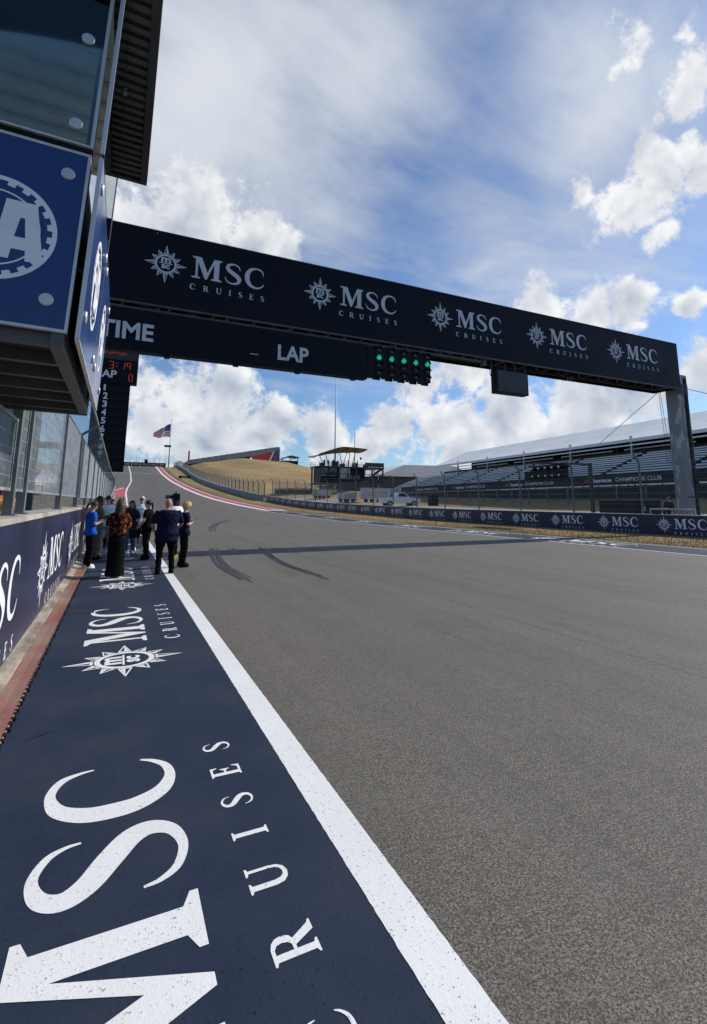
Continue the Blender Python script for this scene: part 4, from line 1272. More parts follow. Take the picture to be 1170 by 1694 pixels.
# things on the ground by the tower
for i, (x, y, z0, hgt, lab) in enumerate(((44.2, 98, 1.2, 2.6, 'white pointed cone marker left under the viewing tower'), (49.5, 104, 1.4, 2.6, 'white pointed cone marker right under the viewing tower'))):
    c = empty('cone_marker', (x, y, z0)); tag(c, lab, 'cone', 'white cone markers under the tower')
    MB().tube([(x, y, z0 + .12), (x, y, z0 + hgt)], [.55, .12], 12).build('cone', 'cone_white', c, True)
    MB().box(x - .7, x + .7, y - .7, y + .7, z0, z0 + .12).build('base', 'cone_white', c)


def trailer(x, y, l, h, lab, mat='trailer_white', rz=0.0):
    z = H(x, y); M = Matrix.Translation((x, y, z)) @ Matrix.Rotation(rz, 4, 'Z')
    t = empty('box_trailer', mtx=M); tag(t, lab, 'trailer', 'white boxes and trailers behind the barrier')
    def part(b, n, m, par=None):
        b.v = [tuple(M @ Vector(p)) for p in b.v]; return b.build(n, m, par or t)
    body = part(MB().box(-l / 2, l / 2, -1.1, 1.1, .55, h), 'body', mat)
    part(MB().box(-l / 2 + .4, l / 2 - .4, -1.13, -1.101, h * .45, h * .82), 'side_panel', 'pit_wall_panel', body)
    part(MB().box(-l / 2 - .02, l / 2 + .02, -1.12, 1.12, h, h + .06), 'roof', 'aluminium_dull')
    for wx in (-l * .28, l * .28):
        b = MB(); b.bar((wx, -1.05, .36), (wx, -.8, .36), .36, 14); part(b, 'wheel', 'tyre')
        b = MB(); b.bar((wx, .8, .36), (wx, 1.05, .36), .36, 14); part(b, 'wheel', 'tyre')
    b = MB(); b.rbar((l / 2, 0, .5), (l / 2 + 1.1, 0, .45), .1, .1); part(b, 'drawbar', 'dark_steel')


trailer(39.0, 76, 4.6, 2.35, 'large white box trailer left of the white pickup truck', rz=R_(6))
trailer(34.6, 78, 2.4, 1.6, 'small pale box trailer left of the large white trailer', rz=R_(4))
trailer(35.5, 92, 3.2, 1.7, 'low grey box trailer standing below the viewing tower', 'pit_wall_panel', rz=R_(5))

# white pickup
px, py = 34.5, 60; pz = H(px, py); PM = Matrix.Translation((px, py, pz)) @ Matrix.Rotation(R_(-8), 4, 'Z')
pk = empty('pickup_truck', mtx=PM); tag(pk, 'white pickup truck parked behind the barrier', 'pickup')


def ppart(b, n, m, par=None, smooth=False):
    b.v = [tuple(PM @ Vector(p)) for p in b.v]; return b.build(n, m, par or pk, smooth)


ppart(MB().loft([[(x, y, z) for x, z in ((-2.7, .55), (-2.7, 1.15), (-.6, 1.2), (1.0, 1.22), (2.45, 1.08), (2.72, .95), (2.75, .5), (2.3, .42), (-2.5, .42))] for y in (-.93, -.96, .96, .93)]), 'body', 'vehicle_white')
ppart(MB().loft([[(x, y * k, z) for x, z in ((-.7, 1.2), (-.55, 1.80), (.35, 1.86), (1.25, 1.24)) for k in (1,)] for y in (-.80, .80)]), 'cab', 'vehicle_white')
ppart(MB().loft([[(x, y, z) for x, z in ((.42, 1.80), (.46, 1.82), (1.22, 1.27), (1.16, 1.25))] for y in (-.74, .74)]), 'windscreen', 'glass_dark')
for sy in (-1, 1):
    ppart(MB().loft([[(x, sy * y, z) for x, z in ((-.45, 1.28), (-.42, 1.72), (.32, 1.76), (.98, 1.28))] for y in (.79, .812)]), 'side_window', 'glass_dark')
    for wx in (-1.75, 1.75):
        w_ = MB(); w_.bar((wx, sy * .72, .38), (wx, sy * .97, .38), .38, 18); w_ = ppart(w_, 'wheel', 'tyre')
        h_ = MB(); h_.bar((wx, sy * .965, .38), (wx, sy * .985, .38), .21, 12); ppart(h_, 'hub', 'aluminium_dull', w_)
    ppart(MB().box(2.70, 2.76, sy * .75 - .14, sy * .75 + .14, .78, .94), 'headlight', 'bench_alu')
    ppart(MB().box(1.0, 1.14, sy * 1.05 - .1, sy * 1.05 + .1, 1.25, 1.42), 'mirror', 'black_box')
ppart(MB().box(2.70, 2.78, -.55, .55, .55, .9), 'grille', 'black_box')
tag(MB().box(38.0, 39.0, 57.3, 58.3, H(38.4, 56), H(38.4, 56) + 1.5).box(37.95, 39.05, 57.25, 58.35, H(38.4, 56) + 1.5, H(38.4, 56) + 1.58).build('waste_bin', 'black_box'), 'square black bin standing right of the white pickup', 'bin')

# ------------------------------------------------------------------ top of the hill
cf = empty('crest_barrier', (10, 318, 21)); tag(cf, 'dark banner barrier with railing along the crest of the hill', 'barrier')
for k in range(9):
    x = -18 + 4.6 * k
    MB().box(x, x + 4.5, 316, 316.4, 21.3, 23.9).build('barrier_block', 'black_box', cf)
    p_ = MB().box(x + .9, x + 3.6, 315.93, 315.99, 22.3, 23.3).build('banner_print', 'pit_wall_panel', cf)
b = MB()
for z in (24.6, 25.6, 26.6):
    b.rbar((-18, 317, z), (23, 317, z), .06, .06)
for k in range(14):
    b.rbar((-18 + 3.15 * k, 317, 23.5), (-18 + 3.15 * k, 317, 26.8), .12, .12)
b.build('railing', 'post_steel', cf)
MB().box(11.6, 13.2, 314.5, 316, 23.9, 25.6).build('marshal_post', 'black_box', cf)
fp = empty('flagpole', (25.5, 325, 22)); tag(fp, 'tall white flagpole on the crest of the hill', 'flagpole')
MB().tube([(25.6, 325, 21), (25.6, 325, 51)], [.30, .14], 8).build('pole', 'trailer_white', fp, True)
MB().ell((25.6, 325, 51.2), (.35, .35, .35), 8, 6).build('finial', 'silver', fp, True)
fl = MB(); nx, ny = 26, 13
for j in range(ny + 1):
    for i in range(nx + 1):
        u, v = i / nx, j / ny
        fold = 1 - .55 * max(0, (v - .55)) * u * 1.6
        x = 25.3 - 9.6 * u * fold; y = 325 + 1.2 * math.sin(u * 9 + v * 2) * u; z = 40.6 + 8.2 * v - 3.6 * u * v + .8 * math.sin(u * 8 + v) * u - 1.1 * u ** 2
        fl.v.append((x, y, z))
for j in range(ny):
    for i in range(nx):
        fl.f.append((j * (nx + 1) + i, j * (nx + 1) + i + 1, (j + 1) * (nx + 1) + i + 1, (j + 1) * (nx + 1) + i))
        fl.mi.append(2 if (i < nx * .36 and j >= 7) else (0 if j % 2 == 0 else 1))
tag(fl.build('flag', ['flag_red', 'flag_white', 'flag_blue']), 'red and white striped flag with blue corner flying on the crest', 'flag')
lm = empty('lamp_post', (25, 316, 21)); tag(lm, 'thin post with a floodlight head beside the flagpole', 'lamp post')
MB().tube([(24.6, 314, 20.5), (24.6, 314, 33.2)], [.35, .25], 8).build('post', 'canopy_tan', lm)
MB().box(21.6, 25.4, 313.5, 314.5, 33.2, 34.4).build('lamp_head', 'dark_steel', lm)
rp = empty('red_post', (36.8, 325, 22)); tag(rp, 'slim red post on the crest left of the hilltop grandstand', 'post')
MB().tube([(37.0, 325, 22), (37.0, 325, 32.6)], [.55, .55], 6).build('post', 'panel_red', rp); MB().box(36.2, 37.8, 324.3, 325.7, 21, 22.2).build('footing', 'grey_concrete', rp)
sg = empty('distance_board', (22.5, 210, 10)); tag(sg, 'small black sign board on the dry grass beside the hill kerb', 'sign')
MB().box(20.6, 25.0, 210, 210.2, zp(210) + .5, zp(210) + 1.5).build('board', 'black_box', sg); MB().box(21.7, 23.9, 209.95, 209.99, zp(210) + .8, zp(210) + 1.2).build('print', 'pit_wall_panel', sg)
for x in (21, 24.5):
    MB().rbar((x, 210.1, zp(210) - .2), (x, 210.1, zp(210) + .5), .15, .15).build('leg', 'dark_steel', sg)
# hilltop grandstand seen from its end
hg = empty('hill_grandstand', (70, 325, 24)); tag(hg, 'sloping hilltop grandstand with red and blue end panel', 'grandstand')
deck = [(36.5, 24.2), (36.7, 26.2), (93.4, 37.2), (93.4, 34.9), (74, 30.4), (50, 26.2)]
MB().loft([[(x, y, z) for x, z in deck] for y in (320, 352)]).build('seating_deck', 'seat_grey', hg)
for k in range(16):
    t0, t1 = k / 16, (k + .8) / 16
    P = lambda t: (36.7 + 56.7 * t, 26.2 + 11.0 * t)
    (xa, za), (xb, zb) = P(t0), P(t1)
    MB().loft([[(xa, y, za + .05), (xa, y, za + .5), (xb, y, zb + .5), (xb, y, zb + .05)] for y in (320.5, 351)]).build('seat_row', 'seat_grey' if k % 2 else 'post_steel', hg)
MB().loft([[(40, y, 23), (50, y, 26.0), (74, y, 30.2), (74, y, 23)] for y in (321, 350)]).build('understructure', 'riser_dark', hg)
MB().loft([[(75, y, 26), (75, y, 30.2), (93.2, y, 35.2), (93.0, y, 26)] for y in (319.6, 320.0)]).build('end_panel', 'panel_red', hg)
MB().loft([[(86, y, 26), (89.5, y, 34.3), (93.2, y, 35.3), (93.0, y, 26)] for y in (319.4, 319.59)]).build('end_panel', 'panel_blue', hg)
MB().loft([[(85.2, y, 26), (88.7, y, 34.1), (89.6, y, 34.35), (86.2, y, 26)] for y in (319.2, 319.39)]).build('stripe', 'flag_white', hg)
MB().loft([[(89.0, y, 28), (91.5, y, 34.0), (92.2, y, 34.2), (90.0, y, 28)] for y in (319.2, 319.39)]).build('stripe', 'panel_red', hg)
hc = empty('hilltop_canopy', (100, 325, 26)); tag(hc, 'dark low canopy right of the hilltop grandstand', 'canopy')
MB().loft([[(94.5, y, 29.6), (101, y, 32.2), (107, y, 31.2), (107, y, 30.7), (101, y, 31.4), (94.5, y, 29.1)] for y in (320, 330)]).build('roof', 'dark_steel', hc)
MB().box(95, 106.5, 321, 329, 25, 28.6).build('cabin', 'black_box', hc)
for x in (95.2, 101, 106):
    MB().rbar((x, 320.3, 25), (x, 320.3, 30.6), .4, .4).build('post', 'dark_steel', hc)
# dark tent and hedge at the foot of the mound
dt = empty('dark_tent', (70, 175, 6)); tag(dt, 'dark green arched tent at the foot of the golden mound', 'tent')
MB().loft([[(62 + 18 * (i / 10), y, 3.5 + 6.3 * math.sin(math.pi * (0.10 + .80 * i / 10)) + zp(175) - 6.5) for i in range(11)] + [(80, y, 3.0), (62, y, 3.0)] for y in (170, 182)]).build('canvas', 'hedge_green', dt)
MB().loft([[(66, y, 3.0), (66, y, 8.2), (76, y, 8.2), (76, y, 3.0)] for y in (169.8, 169.95)]).build('opening', 'black_box', dt)
hd = empty('hedge', (44, 104, 1)); tag(hd, 'dark clipped hedge left of the viewing tower', 'hedge')
rng = random.Random(5); b = MB()
for i in range(9000):
    x, y, z = rng.uniform(34, 43.5), rng.uniform(118, 121), rng.uniform(2.0, 4.9) + .25 * math.sin(rng.uniform(0, 6)); s = rng.uniform(.06, .16)
    d1, d2 = Vector([rng.uniform(-1, 1) for _ in range(3)]) * s, Vector([rng.uniform(-1, 1) for _ in range(3)]) * s; p = Vector((x, y, z))
    b.add([p, p + d1, p + d1 + d2, p + d2], [(0, 1, 2, 3)])
b.build('foliage', 'hedge_green', hd)
MB().box(34.2, 43.3, 118.3, 120.7, 1.0, 4.6).build('core', 'hedge_green', hd)

# ------------------------------------------------------------------ behind the pit wall
pb = empty('pit_building', (-30, 110, 0)); tag(pb, 'pale two storey pit building seen through the left fence', 'building')
MB().box(-44, -22, 70, 240, -1, 9.5).build('wall', 'pit_wall_panel', pb)
MB().box(-45, -19, 69, 241, 9.6, 10.1).build('roof', 'aluminium_dull', pb)
wm = MB().box(-.05, .05, -2.2, 2.2, 0, 2.0).mesh('window'); wm.materials.append(MATS['glass_dark'])
dm = MB().box(-.05, .05, -2.2, 2.2, 0, 3.4).mesh('garage_door'); dm.materials.append(MATS['riser_dark'])
for k in range(30):
    y = 73 + 5.6 * k
    link('window', wm, pb, Matrix.Translation((-21.97, y, 6.2))); link('garage_door', dm, pb, Matrix.Translation((-21.97, y, .6)))
for i, (x, y, s) in enumerate(((-13, 92, 5), (-12.5, 104, 5), (-13, 118, 5))):
    z0 = zp(y); t = empty('marquee', (x, y, z0)); tag(t, ('nearest', 'middle', 'farthest')[i] + ' white peaked marquee behind the left fence', 'marquee', 'marquees behind the fence')
    MB().loft([[(x + sx * s * k, y + sy * s * k, z0 + h) for sx, sy in ((-.5, -.5), (.5, -.5), (.5, .5), (-.5, .5))] for k, h in ((1, 2.6), (.55, 3.2), (.2, 4.1), (.03, 5.0))]).build('canopy', 'tent_white', t)
    for sx in (-.48, .48):
        for sy in (-.48, .48):
            MB().rbar((x + sx * s, y + sy * s, z0), (x + sx * s, y + sy * s, z0 + 2.6), .1, .1).build('leg', 'aluminium_dull', t)

# ------------------------------------------------------------------ people
for nm, c, r in (('skin_light', (.52, .33, .25), .55), ('skin_tan', (.38, .22, .15), .55), ('skin_dark', (.085, .048, .032), .5), ('hair_dark', (.018, .012, .009), .6), ('hair_brown', (.034, .017, .010), .6),
                 ('hair_blonde', (.50, .34, .17), .6), ('hair_white', (.62, .60, .57), .7), ('hair_grey', (.16, .13, .11), .7), ('cloth_black', (.008, .008, .009), .8), ('cloth_navy', (.010, .014, .040), .8), ('cloth_blue', (.012, .085, .42), .75),
                 ('cloth_white', (.76, .77, .79), .8), ('cloth_grey', (.36, .36, .35), .85), ('cloth_olive', (.13, .10, .055), .85), ('cloth_jeans', (.07, .11, .19), .85), ('cloth_cap', (.015, .045, .24), .75), ('cloth_pink', (.55, .10, .11), .8), ('shoe_white', (.74, .73, .71), .6),
                 ('hivis', (.34, .36, .04), .7), ('cloth_green', (.05, .09, .05), .85), ('cloth_charcoal', (.03, .032, .036), .85)):
    pm(nm, tuple(q * (.7 if nm in ('cloth_black', 'cloth_navy', 'cloth_charcoal') else 1) for q in c), r, .14, 9.0, .15 if nm.startswith('cloth') else 0, 60, spec=.06 if nm.startswith('cloth') else .35)
pm('cloth_floral', (.022, .008, .006), .8, .1, 15.0, .1, 60, col2=(.30, .09, .02), spec=.06, sharp=(.50, .62))
pm('cloth_flame', (.22, .05, .015), .8, .2, 14.0, .1, 60, col2=(.85, .36, .05))

QUEUE = []      # (temporary object, what to do with its finished mesh)


def ring_e(c, rx, ry, n=16):
    return [(c[0] + rx * math.cos(2 * math.pi * i / n), c[1] + ry * math.sin(2 * math.pi * i / n), c[2]) for i in range(n)]


def queue(mb, voxel, name, mat, parent, M, extra=None, fold=0.0):
    me = mb.mesh('tmp'); o = bpy.data.objects.new('tmp', me); COL.objects.link(o)
    rm = o.modifiers.new('r', 'REMESH'); rm.mode = 'VOXEL'; rm.voxel_size = voxel
    sm = o.modifiers.new('s', 'SMOOTH'); sm.iterations = 4; sm.factor = .5
    QUEUE.append((o, name, mat, parent, M, extra, fold))


def flush():
    bpy.context.view_layer.update(); dg = bpy.context.evaluated_depsgraph_get()
    for o, name, mat, parent, M, extra, fold in QUEUE:
        me = bpy.data.meshes.new_from_object(o.evaluated_get(dg)); n = len(me.vertices)
        co = np.empty(n * 3); me.vertices.foreach_get('co', co); co = co.reshape(-1, 3)
        if fold:
            ph = co[:, 2] * 38 + np.sin(co[:, 0] * 31) * 2.2 + np.sin(co[:, 1] * 27) * 1.7
            nr = np.empty(n * 3); me.vertices.foreach_get('normal', nr); co = co + nr.reshape(-1, 3) * (np.sin(ph) * np.sin(co[:, 0] * 17 + co[:, 2] * 9))[:, None] * fold
        V = [tuple(M @ Vector(p)) for p in co]; F = [tuple(p.vertices) for p in me.polygons]
        if extra is not None:
            k = len(V); V += [tuple(M @ Vector(p)) for p in extra.v]; F += [tuple(i + k for i in f) for f in extra.f]
        b = MB(); b.v = V; b.f = F; b.mi = [0] * len(F)
        b.build(name, mat, parent, True)
        bpy.data.objects.remove(o); bpy.data.meshes.remove(me)
    QUEUE.clear()


def person(loc, heading, h, label, skin='skin_light', hair='hair_dark', style='short', top='cloth_black', legs='cloth_black', shoes='cloth_black', wide=1.0, sleeve=.8, shorts=False, skirt=False,
           L=None, Rr=None, head=(0, 0), hem=.84, coarse=False, cap=None, glasses=False, step=.0, lean=0.0, group='people standing on the painted strip', untuck=1.0, seated=False):
    """standing figure, feet at loc, facing `heading` degrees (0 = along the track away from us, 90 = to the left)"""
    s = h / 1.75; vx = .026 if coarse else .0165
    M = Matrix.Translation(loc) @ Matrix.Rotation(R_(heading), 4, 'Z') @ Matrix.Scale(s, 4)
    root = empty('person', mtx=Matrix.Translation(loc)); tag(root, label, 'person', group)
    w = wide
    # joints: x to the figure's right, y forward
    hip = {-1: Vector((-.09 * w, 0, .92)), 1: Vector((.09 * w, 0, .92))}
    knee = {k: Vector((.105 * k * w, .03 + .5 * step * k * .5, .50)) for k in (-1, 1)}
    ank = {k: Vector((.115 * k * w, -.02 + step * k * .5, .085)) for k in (-1, 1)}
    if seated:
        for k in (-1, 1):
            hip[k].z = .50; knee[k] = Vector((.13 * k, .42, .52)); ank[k] = Vector((.14 * k, .40, .085))
    dz = -.42 if seated else 0.0
    T_ = lambda x, y, z: Vector((x, y + lean * (z + dz - .9), z + dz))
    sh = {k: T_(.185 * k * w, 0, 1.42) for k in (-1, 1)}
    arms = {-1: L or ((-.25 * w, -.02, 1.13), (-.25 * w, .07, .88)), 1: Rr or ((.25 * w, -.02, 1.13), (.25 * w, .07, .88))}
    el = {k: T_(*arms[k][0]) for k in (-1, 1)}; wr = {k: T_(*arms[k][1]) for k in (-1, 1)}
    rings = ((.84, .155, .105), (.92, .175, .12), (1.02, .158, .108), (1.14, .155, .105), (1.27, .175, .115), (1.37, .185, .11), (1.44, .15, .085), (1.485, .07, .062))
    hc = T_(0, .035, 1.615); tilt = Matrix.Rotation(R_(head[0]), 4, 'X'); turn = Matrix.Rotation(R_(head[1]), 4, 'Z')
    HM = Matrix.Translation(hc) @ turn @ tilt
    b = MB()
    b.loft([ring_e(T_(0, 0, z), rx * w * .93, ry * w * .93) for z, rx, ry in rings])
    b.tube([T_(0, 0, 1.44), T_(0, .012, 1.50), T_(0, .025, 1.56)], [.062, .055, .055], 10)
    for k in (-1, 1):
        b.tube([sh[k] - Vector((.03 * k, 0, 0)), sh[k].lerp(el[k], .5), el[k], el[k].lerp(wr[k], .35), wr[k]], [.056 * w, .05, .041, .042, .028], 10)
        b.tube([hip[k] + Vector((0, 0, .02)), hip[k].lerp(knee[k], .5), knee[k], knee[k].lerp(ank[k], .35), ank[k]], [.088 * w, .078, .056, .058, .04], 10)
    hd = MB(); hd.ell((0, 0, .015), (.073, .092, .108), 16, 12); hd.ell((0, .035, -.055), (.052, .058, .055), 12, 8); hd.tube([(0, .085, .02), (0, .105, -.018), (0, .088, -.028)], [.012, .018, .013], 6)
    for k in (-1, 1):
        hd.ell((.074 * k, -.005, 0), (.012, .02, .03), 8, 6)
    hd.v = [tuple(HM @ Vector(p)) for p in hd.v]; b.add(hd.v, hd.f)
    hands = MB()
    for k in (-1, 1):
        d = (wr[k] - el[k]).normalized(); sd_ = Vector((1, 0, 0)) if abs(d.x) < .8 else Vector((0, 1, 0)); sd_ = (sd_ - d * sd_.dot(d)).normalized(); nn = d.cross(sd_)
        if not coarse:
            c0 = wr[k]; hands.tube([c0 - d * .02, c0 + d * .03, c0 + d * .085], [(.028, .020), (.040, .017), (.040, .014)], 8)
            for fi, ln in enumerate((.068, .078, .072, .055)):
                p0 = c0 + d * .075 + sd_ * (.028 - .0187 * fi); p1 = p0 + d * ln * .5 + nn * .012 * k; p2 = p0 + d * ln * .8 + nn * .035 * k
                hands.tube([p0, p1, p2], [.0085, .008, .0065], 6)
            p0 = c0 + d * .03 + sd_ * .036; hands.tube([p0, p0 + d * .03 + sd_ * .022, p0 + d * .055 + sd_ * .022 + nn * .012 * k], [.011, .010, .008], 6)
        else:
            hands.ell(wr[k] + d * .06, (.04, .04, .06), 8, 6)
    queue(b, vx, 'body', skin, root, M, hands)
    # clothes
    t = MB(); lo = hem
    t.loft([ring_e(T_(0, 0, z), rx * w * 1.06 + .014 + (.03 * untuck if z < 1.0 else .008), ry * w * 1.08 + .016 + (.028 * untuck if z < 1.0 else .008)) for z, rx, ry in ((lo, .168, .116),) + tuple(r for r in rings if r[0] > lo + .03)[:-1] + ((1.47, .09, .075),)])
    for k in (-1, 1):
        e1 = sh[k].lerp(el[k], min(1, sleeve * 1.0)); pts = [sh[k] - Vector((.05 * k, 0, -.005)), sh[k].lerp(e1, .5), e1]; rr = [.074 * w, .072, .066]
        if sleeve > 1.01:
            pts = [sh[k] - Vector((.05 * k, 0, -.005)), sh[k].lerp(el[k], .5), el[k], el[k].lerp(wr[k], .5), el[k].lerp(wr[k], .93)]; rr = [.074 * w, .068, .056, .05, .042]
        t.tube(pts, rr, 10)
    queue(t, vx, 'shirt', top, root, M, None, .006)
    g_ = MB()
    if skirt:
        g_.loft([ring_e((0, -.005, z), rx, ry) for z, rx, ry in ((.04, .21, .17), (.3, .185, .15), (.6, .19, .15), (.85, .19, .14), (.98, .168, .118), (1.04, .16, .11))])
    else:
        if not seated:
            g_.loft([ring_e((0, 0, z), rx * w, ry * w) for z, rx, ry in ((.80, .15, .11), (.86, .178, .128), (.95, .182, .128), (1.03, .165, .115))])
        else:
            g_.loft([ring_e((0, .0, z), rx, ry) for z, rx, ry in ((.40, .17, .13), (.5, .19, .14), (.62, .175, .125))])
        for k in (-1, 1):
            if shorts:
                e_ = hip[k].lerp(knee[k], .95); g_.tube([hip[k] + Vector((0, 0, .02)), hip[k].lerp(e_, .5), e_], [.105 * w, .102, .098], 10)
            else:
                g_.tube([hip[k] + Vector((0, 0, .02)), hip[k].lerp(knee[k], .5), knee[k], knee[k].lerp(ank[k], .4), ank[k] + Vector((0, 0, -.02))], [.105 * w, .094 * w, .074, .072, .066], 10)
    queue(g_, vx, 'skirt' if skirt else ('shorts' if shorts else 'trousers'), legs, root, M, None, .006)
    for k in (-1, 1):
        a = ank[k]; f = MB()
        f.loft([[(a.x + x, a.y + y, z) for x, y in ((-.036 * q, -.075 * q + o), (.036 * q, -.075 * q + o), (.046 * q, .05 + o), (.042 * q, .13), (.0, .175 * q), (-.042 * q, .13), (-.046 * q, .05 + o))] for z, q, o in ((.004, 1.0, 0), (.035, 1.04, 0), (.075, .92, -.01), (.115, .75, -.02))])
        f.v = [tuple(M @ Vector(p)) for p in f.v]; f.build('shoe', shoes, root, True)
    # hair
    hb = MB(); rs = random.Random(int(loc[0] * 100 + loc[1] * 7))
    if style != 'bald':
        n1, n2 = 18, 9
        big = {'short': 1.05, 'curly': 1.32, 'long': 1.10, 'pony': 1.06, 'wavy': 1.16}[style]
        rr = []
        for j in range(n2 + 1):
            th = math.pi * .5 * j / n2 * (1.12 if style in ('short', 'pony') else 1.2); row = []
            for i in range(n1):
                ph = 2 * math.pi * i / n1; cut = 1.0 if math.sin(ph) < .35 else .62
                tt = th * cut; q = big * (1 + (rs.uniform(-.07, .07) if style in ('curly', 'wavy') else rs.uniform(-.015, .015)))
                row.append((.078 * q * math.sin(tt) * math.cos(ph), .097 * q * math.sin(tt) * math.sin(ph) - .006, .02 + .110 * q * math.cos(tt)))
            rr.append(row)
        hb.loft(rr[1:], True)
        if style in ('long', 'wavy', 'curly'):
            ln = {'long': -.34, 'wavy': -.20, 'curly': -.06}[style]
            hb.loft([[(rx * math.cos(2 * math.pi * i / 14) * (1 + rs.uniform(-.05, .05)), -.045 + ry * math.sin(2 * math.pi * i / 14), z) for i in range(14)] for z, rx, ry in ((.08, .075, .06), (0, .098, .07), (ln * .5, .112, .065), (ln * .85, .10, .052), (ln, .06, .03))])
        if style == 'pony':
            hb.tube([(0, -.09, .05), (0, -.135, .03), (0, -.14, -.08), (0, -.12, -.17)], [.025, .034, .034, .012], 8)
        hb.v = [tuple(M @ HM @ Vector(p)) for p in hb.v]; hb.build('hair', hair, root, True)
    if cap:
        cb = MB(); cb.loft([[(.084 * math.sin(t) * math.cos(2 * math.pi * i / 16), .104 * math.sin(t) * math.sin(2 * math.pi * i / 16), .03 + .105 * math.cos(t)) for i in range(16)] for t in (1.5, 1.2, .9, .6, .3, .06)])
        cb.loft([[(x, y, z) for x, y, z in ((-.06, .08, zz_), (.06, .08, zz_), (.045, .165, zz_ - .015), (-.045, .165, zz_ - .015))] for zz_ in (.035, .045)])
        cb.v = [tuple(M @ HM @ Vector(p)) for p in cb.v]; cb.build('cap', cap, root, True)
    if not coarse:
        for k in (-1, 1):
            e = MB(); e.ell((.03 * k, .082, .018), (.012, .008, .008), 8, 6); e.v = [tuple(M @ HM @ Vector(p)) for p in e.v]; e.build('eye', 'hair_dark', root, True)
    if glasses:
        g2 = MB(); g2.box(-.068, .068, .088, .10, .002, .034).box(-.078, -.070, -.02, .095, .018, .028).box(.070, .078, -.02, .095, .018, .028); g2.v = [tuple(M @ HM @ Vector(p)) for p in g2.v]; g2.build('sunglasses', 'black_box', root)
    return root, M


def phone(M, p, lab, rot=(40, 0, 0)):
    b = MB().box(-.037, .037, -.075, .075, -.005, .005); Q = M @ Matrix.Translation(p) @ Matrix.Rotation(R_(rot[0]), 4, 'X'); b.v = [tuple(Q @ Vector(v)) for v in b.v]
    tag(b.build('phone', 'black_box'), lab, 'phone')


hold = dict(L=((-.22, .03, 1.13), (-.05, .20, 1.20)), Rr=((.22, .03, 1.13), (.06, .20, 1.19)))
_, M = person((-.60, 14.75, .02), -72, 1.68, 'person in bright blue polo shirt looking down at a phone by the wall', 'skin_tan', 'hair_dark', 'pony', 'cloth_blue', 'cloth_black', 'shoe_white', .92, .7, head=(-28, 0), hem=.86, **hold)
phone(M, (0, .27, 1.24), 'small dark phone held by the person in bright blue polo')
person((-.56, 17.2, 0), -70, 1.86, 'person in olive brown clothes with folded arms behind the blue polo', 'skin_dark', 'hair_dark', 'short', 'cloth_olive', 'cloth_olive', 'cloth_black', 1.0, 1.1, L=((-.25, .08, 1.16), (.06, .22, 1.16)), Rr=((.25, .08, 1.16), (-.06, .23, 1.12)), head=(-18, 0))
person((-.30, 17.95, 0), 8, 1.88, 'person in white T-shirt, grey shorts and blue cap seen from behind', 'skin_light', 'hair_brown', 'short', 'cloth_white', 'cloth_grey', 'shoe_white', 1.08, .75, shorts=True, cap='cloth_cap', head=(-8, -20), step=.12)
person((.03, 12.92, 0), -6, 1.72, 'person with long brown hair, floral orange top and wide black trousers', 'skin_light', 'hair_brown', 'long', 'cloth_floral', 'cloth_black', 'shoe_white', .98, .95, skirt=True, L=((-.22, .05, 1.15), (-.10, .25, 1.12)), Rr=((.23, .05, 1.15), (.12, .24, 1.08)), hem=.96, head=(-10, 8))
person((.42, 18.5, 0), 165, 1.72, 'person with wavy brown hair and pale blue jeans facing us', 'skin_tan', 'hair_brown', 'wavy', 'cloth_charcoal', 'cloth_jeans', 'shoe_white', .9, .9, step=.10)
person((.74, 19.4, 0), 178, 1.88, 'white haired person in white T-shirt, sunglasses and black shorts', 'skin_light', 'hair_white', 'short', 'cloth_white', 'cloth_black', 'shoe_white', 1.1, .75, shorts=True, glasses=True)
person((.84, 16.6, 0), 62, 1.74, 'person in black with brown ponytail turned left beside the white line', 'skin_light', 'hair_brown', 'pony', 'cloth_black', 'cloth_black', 'cloth_black', .9, .72, L=((-.22, .03, 1.14), (-.14, .20, .95)), Rr=((.23, .02, 1.14), (.16, .20, .94)), step=.08)
person((1.10, 13.15, 0), 6, 1.78, 'bald broad person in loose navy shirt and black trousers from behind', 'skin_tan', 'hair_dark', 'bald', 'cloth_navy', 'cloth_black', 'cloth_black', 1.3, .95, L=((-.33, .02, 1.14), (-.26, .20, 1.0)), Rr=((.33, .02, 1.14), (.26, .20, 1.0)), hem=.74, head=(-12, 0))
_, M = person((1.62, 14.3, 0), -80, 1.68, 'blonde curly haired person in dark navy clothes looking at a phone', 'skin_light', 'hair_blonde', 'curly', 'cloth_navy', 'cloth_black', 'cloth_black', .96, .8, head=(-32, 0), **hold)
phone(M, (0, .27, 1.24), 'small dark phone held by the blonde curly haired person')
person((1.58, 16.3, 0), 40, 1.85, 'person in pale shirt with dark hair behind the broad navy shirt', 'skin_dark', 'hair_dark', 'wavy', 'cloth_white', 'cloth_black', 'hivis', 1.0, .8, step=.15)
bg = [(-.45, 21.0, 170, 1.76, 'cloth_pink', 'cap', 'person in pink top and red cap farther back by the wall'), (.05, 22.2, 185, 1.80, 'cloth_charcoal', None, 'person in charcoal top behind the white haired one'), (.48, 23.8, 175, 1.72, 'cloth_black', None, 'person in black far back in the middle of the group'),
      (-.25, 25.2, 200, 1.78, 'cloth_white', None, 'person in white top far back in the group'), (.9, 23.0, 160, 1.70, 'cloth_green', None, 'person in dark green top far back near the white line'), (-.6, 23.6, 180, 1.75, 'cloth_navy', None, 'person in navy top far back against the wall'), (.2, 27.0, 180, 1.82, 'cloth_pink', None, 'farthest person, in pink top, at the back of the group')]
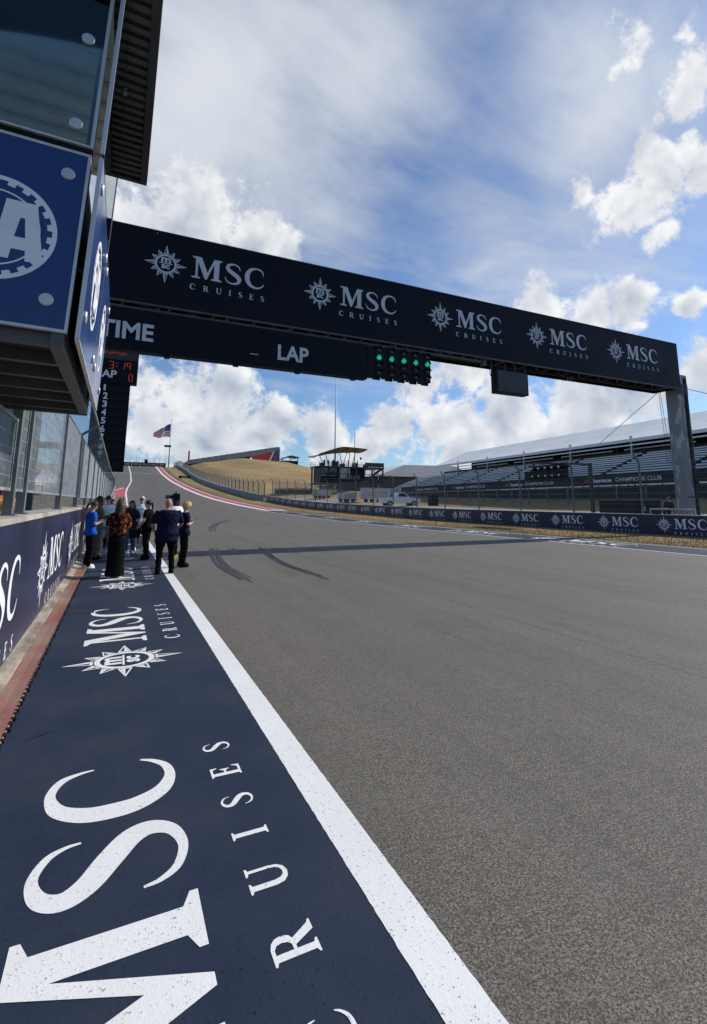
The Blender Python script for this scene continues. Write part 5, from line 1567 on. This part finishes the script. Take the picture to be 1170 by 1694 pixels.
for i, (x, y, hd_, hh, tp, cp, lab) in enumerate(bg):
    person((x, y, 0), hd_, hh, lab, ('skin_tan', 'skin_light', 'skin_dark')[i % 3], ('hair_dark', 'hair_brown', 'hair_grey')[i % 3], ('short', 'wavy')[i % 2], tp, 'cloth_black', 'cloth_black', .98, .8, coarse=True, cap='cloth_pink' if cp else None)
# behind the pit wall and behind the far barrier
person((-2.0, 11.6, .35), -150, 1.72, 'person in flame orange shirt behind the pit wall fence', 'skin_tan', 'hair_brown', 'wavy', 'cloth_flame', 'cloth_black', 'cloth_black', 1.0, .8, coarse=True, group='people behind the walls')
person((-1.95, 12.6, .15), -160, 1.70, 'dark haired person beside the flame orange shirt behind the fence', 'skin_tan', 'hair_dark', 'short', 'cloth_charcoal', 'cloth_black', 'cloth_black', 1.0, .8, coarse=True, group='people behind the walls')
person((29.0, 18.9, .75), 100, 1.72, 'dark dressed person sitting behind the barrier by the gantry leg', 'skin_tan', 'hair_dark', 'short', 'cloth_charcoal', 'cloth_black', 'cloth_black', 1.1, 1.1, coarse=True, seated=True, group='people behind the walls', L=((-.25, .08, 1.16), (-.06, .3, 1.1)), Rr=((.25, .08, 1.16), (.06, .3, 1.1)))
tag(MB().box(28.75, 29.25, 18.65, 19.15, .1, 1.10).build('stool', 'black_box'), 'black stool under the person behind the barrier', 'stool')
names = ('leftmost', 'second', 'third', 'fourth', 'fifth', 'rightmost')
for i, x in enumerate((44.2, 45.6, 46.6, 48.2, 50.6, 53.5)):
    person((x, 113.2 + (i % 2), 10.26), 150 + 20 * i, 1.72 + .03 * (i % 3), f'{names[i]} of the dark figures standing on the viewing tower deck', 'skin_tan', 'hair_dark', 'short', ('cloth_black', 'cloth_charcoal')[i % 2], 'cloth_black', 'cloth_black', 1.0, .9, coarse=True, group='people on the tower deck')
flush()
# shoulder bag and camera carried in the group
hb_ = empty('handbag', (.62, 16.9, .75)); tag(hb_, 'black handbag hanging beside the person with the ponytail', 'bag')
MB().loft([[(.50 + x, 16.75 + y, z) for x, y in ((-.16 * q, -.06), (.16 * q, -.06), (.16 * q, .06), (-.16 * q, .06))] for z, q in ((.62, .85), (.72, 1.0), (.86, .95), (.90, .85))]).build('bag_body', 'black_box', hb_, True)
MB().tube([(.38, 16.75, .88), (.42, 16.72, 1.05), (.52, 16.7, 1.10), (.62, 16.75, .88)], .012, 6).build('strap', 'black_box', hb_)
vc = empty('video_camera', (1.5, 15.9, 1.7)); tag(vc, 'black shoulder video camera above the broad navy shirt', 'camera')
MB().box(1.42, 1.60, 15.6, 15.98, 1.72, 1.92).build('camera_body', 'black_box', vc)
b = MB(); b.bar((1.42, 15.8, 1.83), (1.22, 15.75, 1.83), .055, 12); b.build('lens', 'lamp_dark', vc)
b = MB(); b.tube([(1.5, 15.65, 1.92), (1.5, 15.7, 1.98), (1.5, 15.9, 1.98), (1.5, 15.94, 1.92)], .014, 6); b.build('handle', 'black_box', vc)
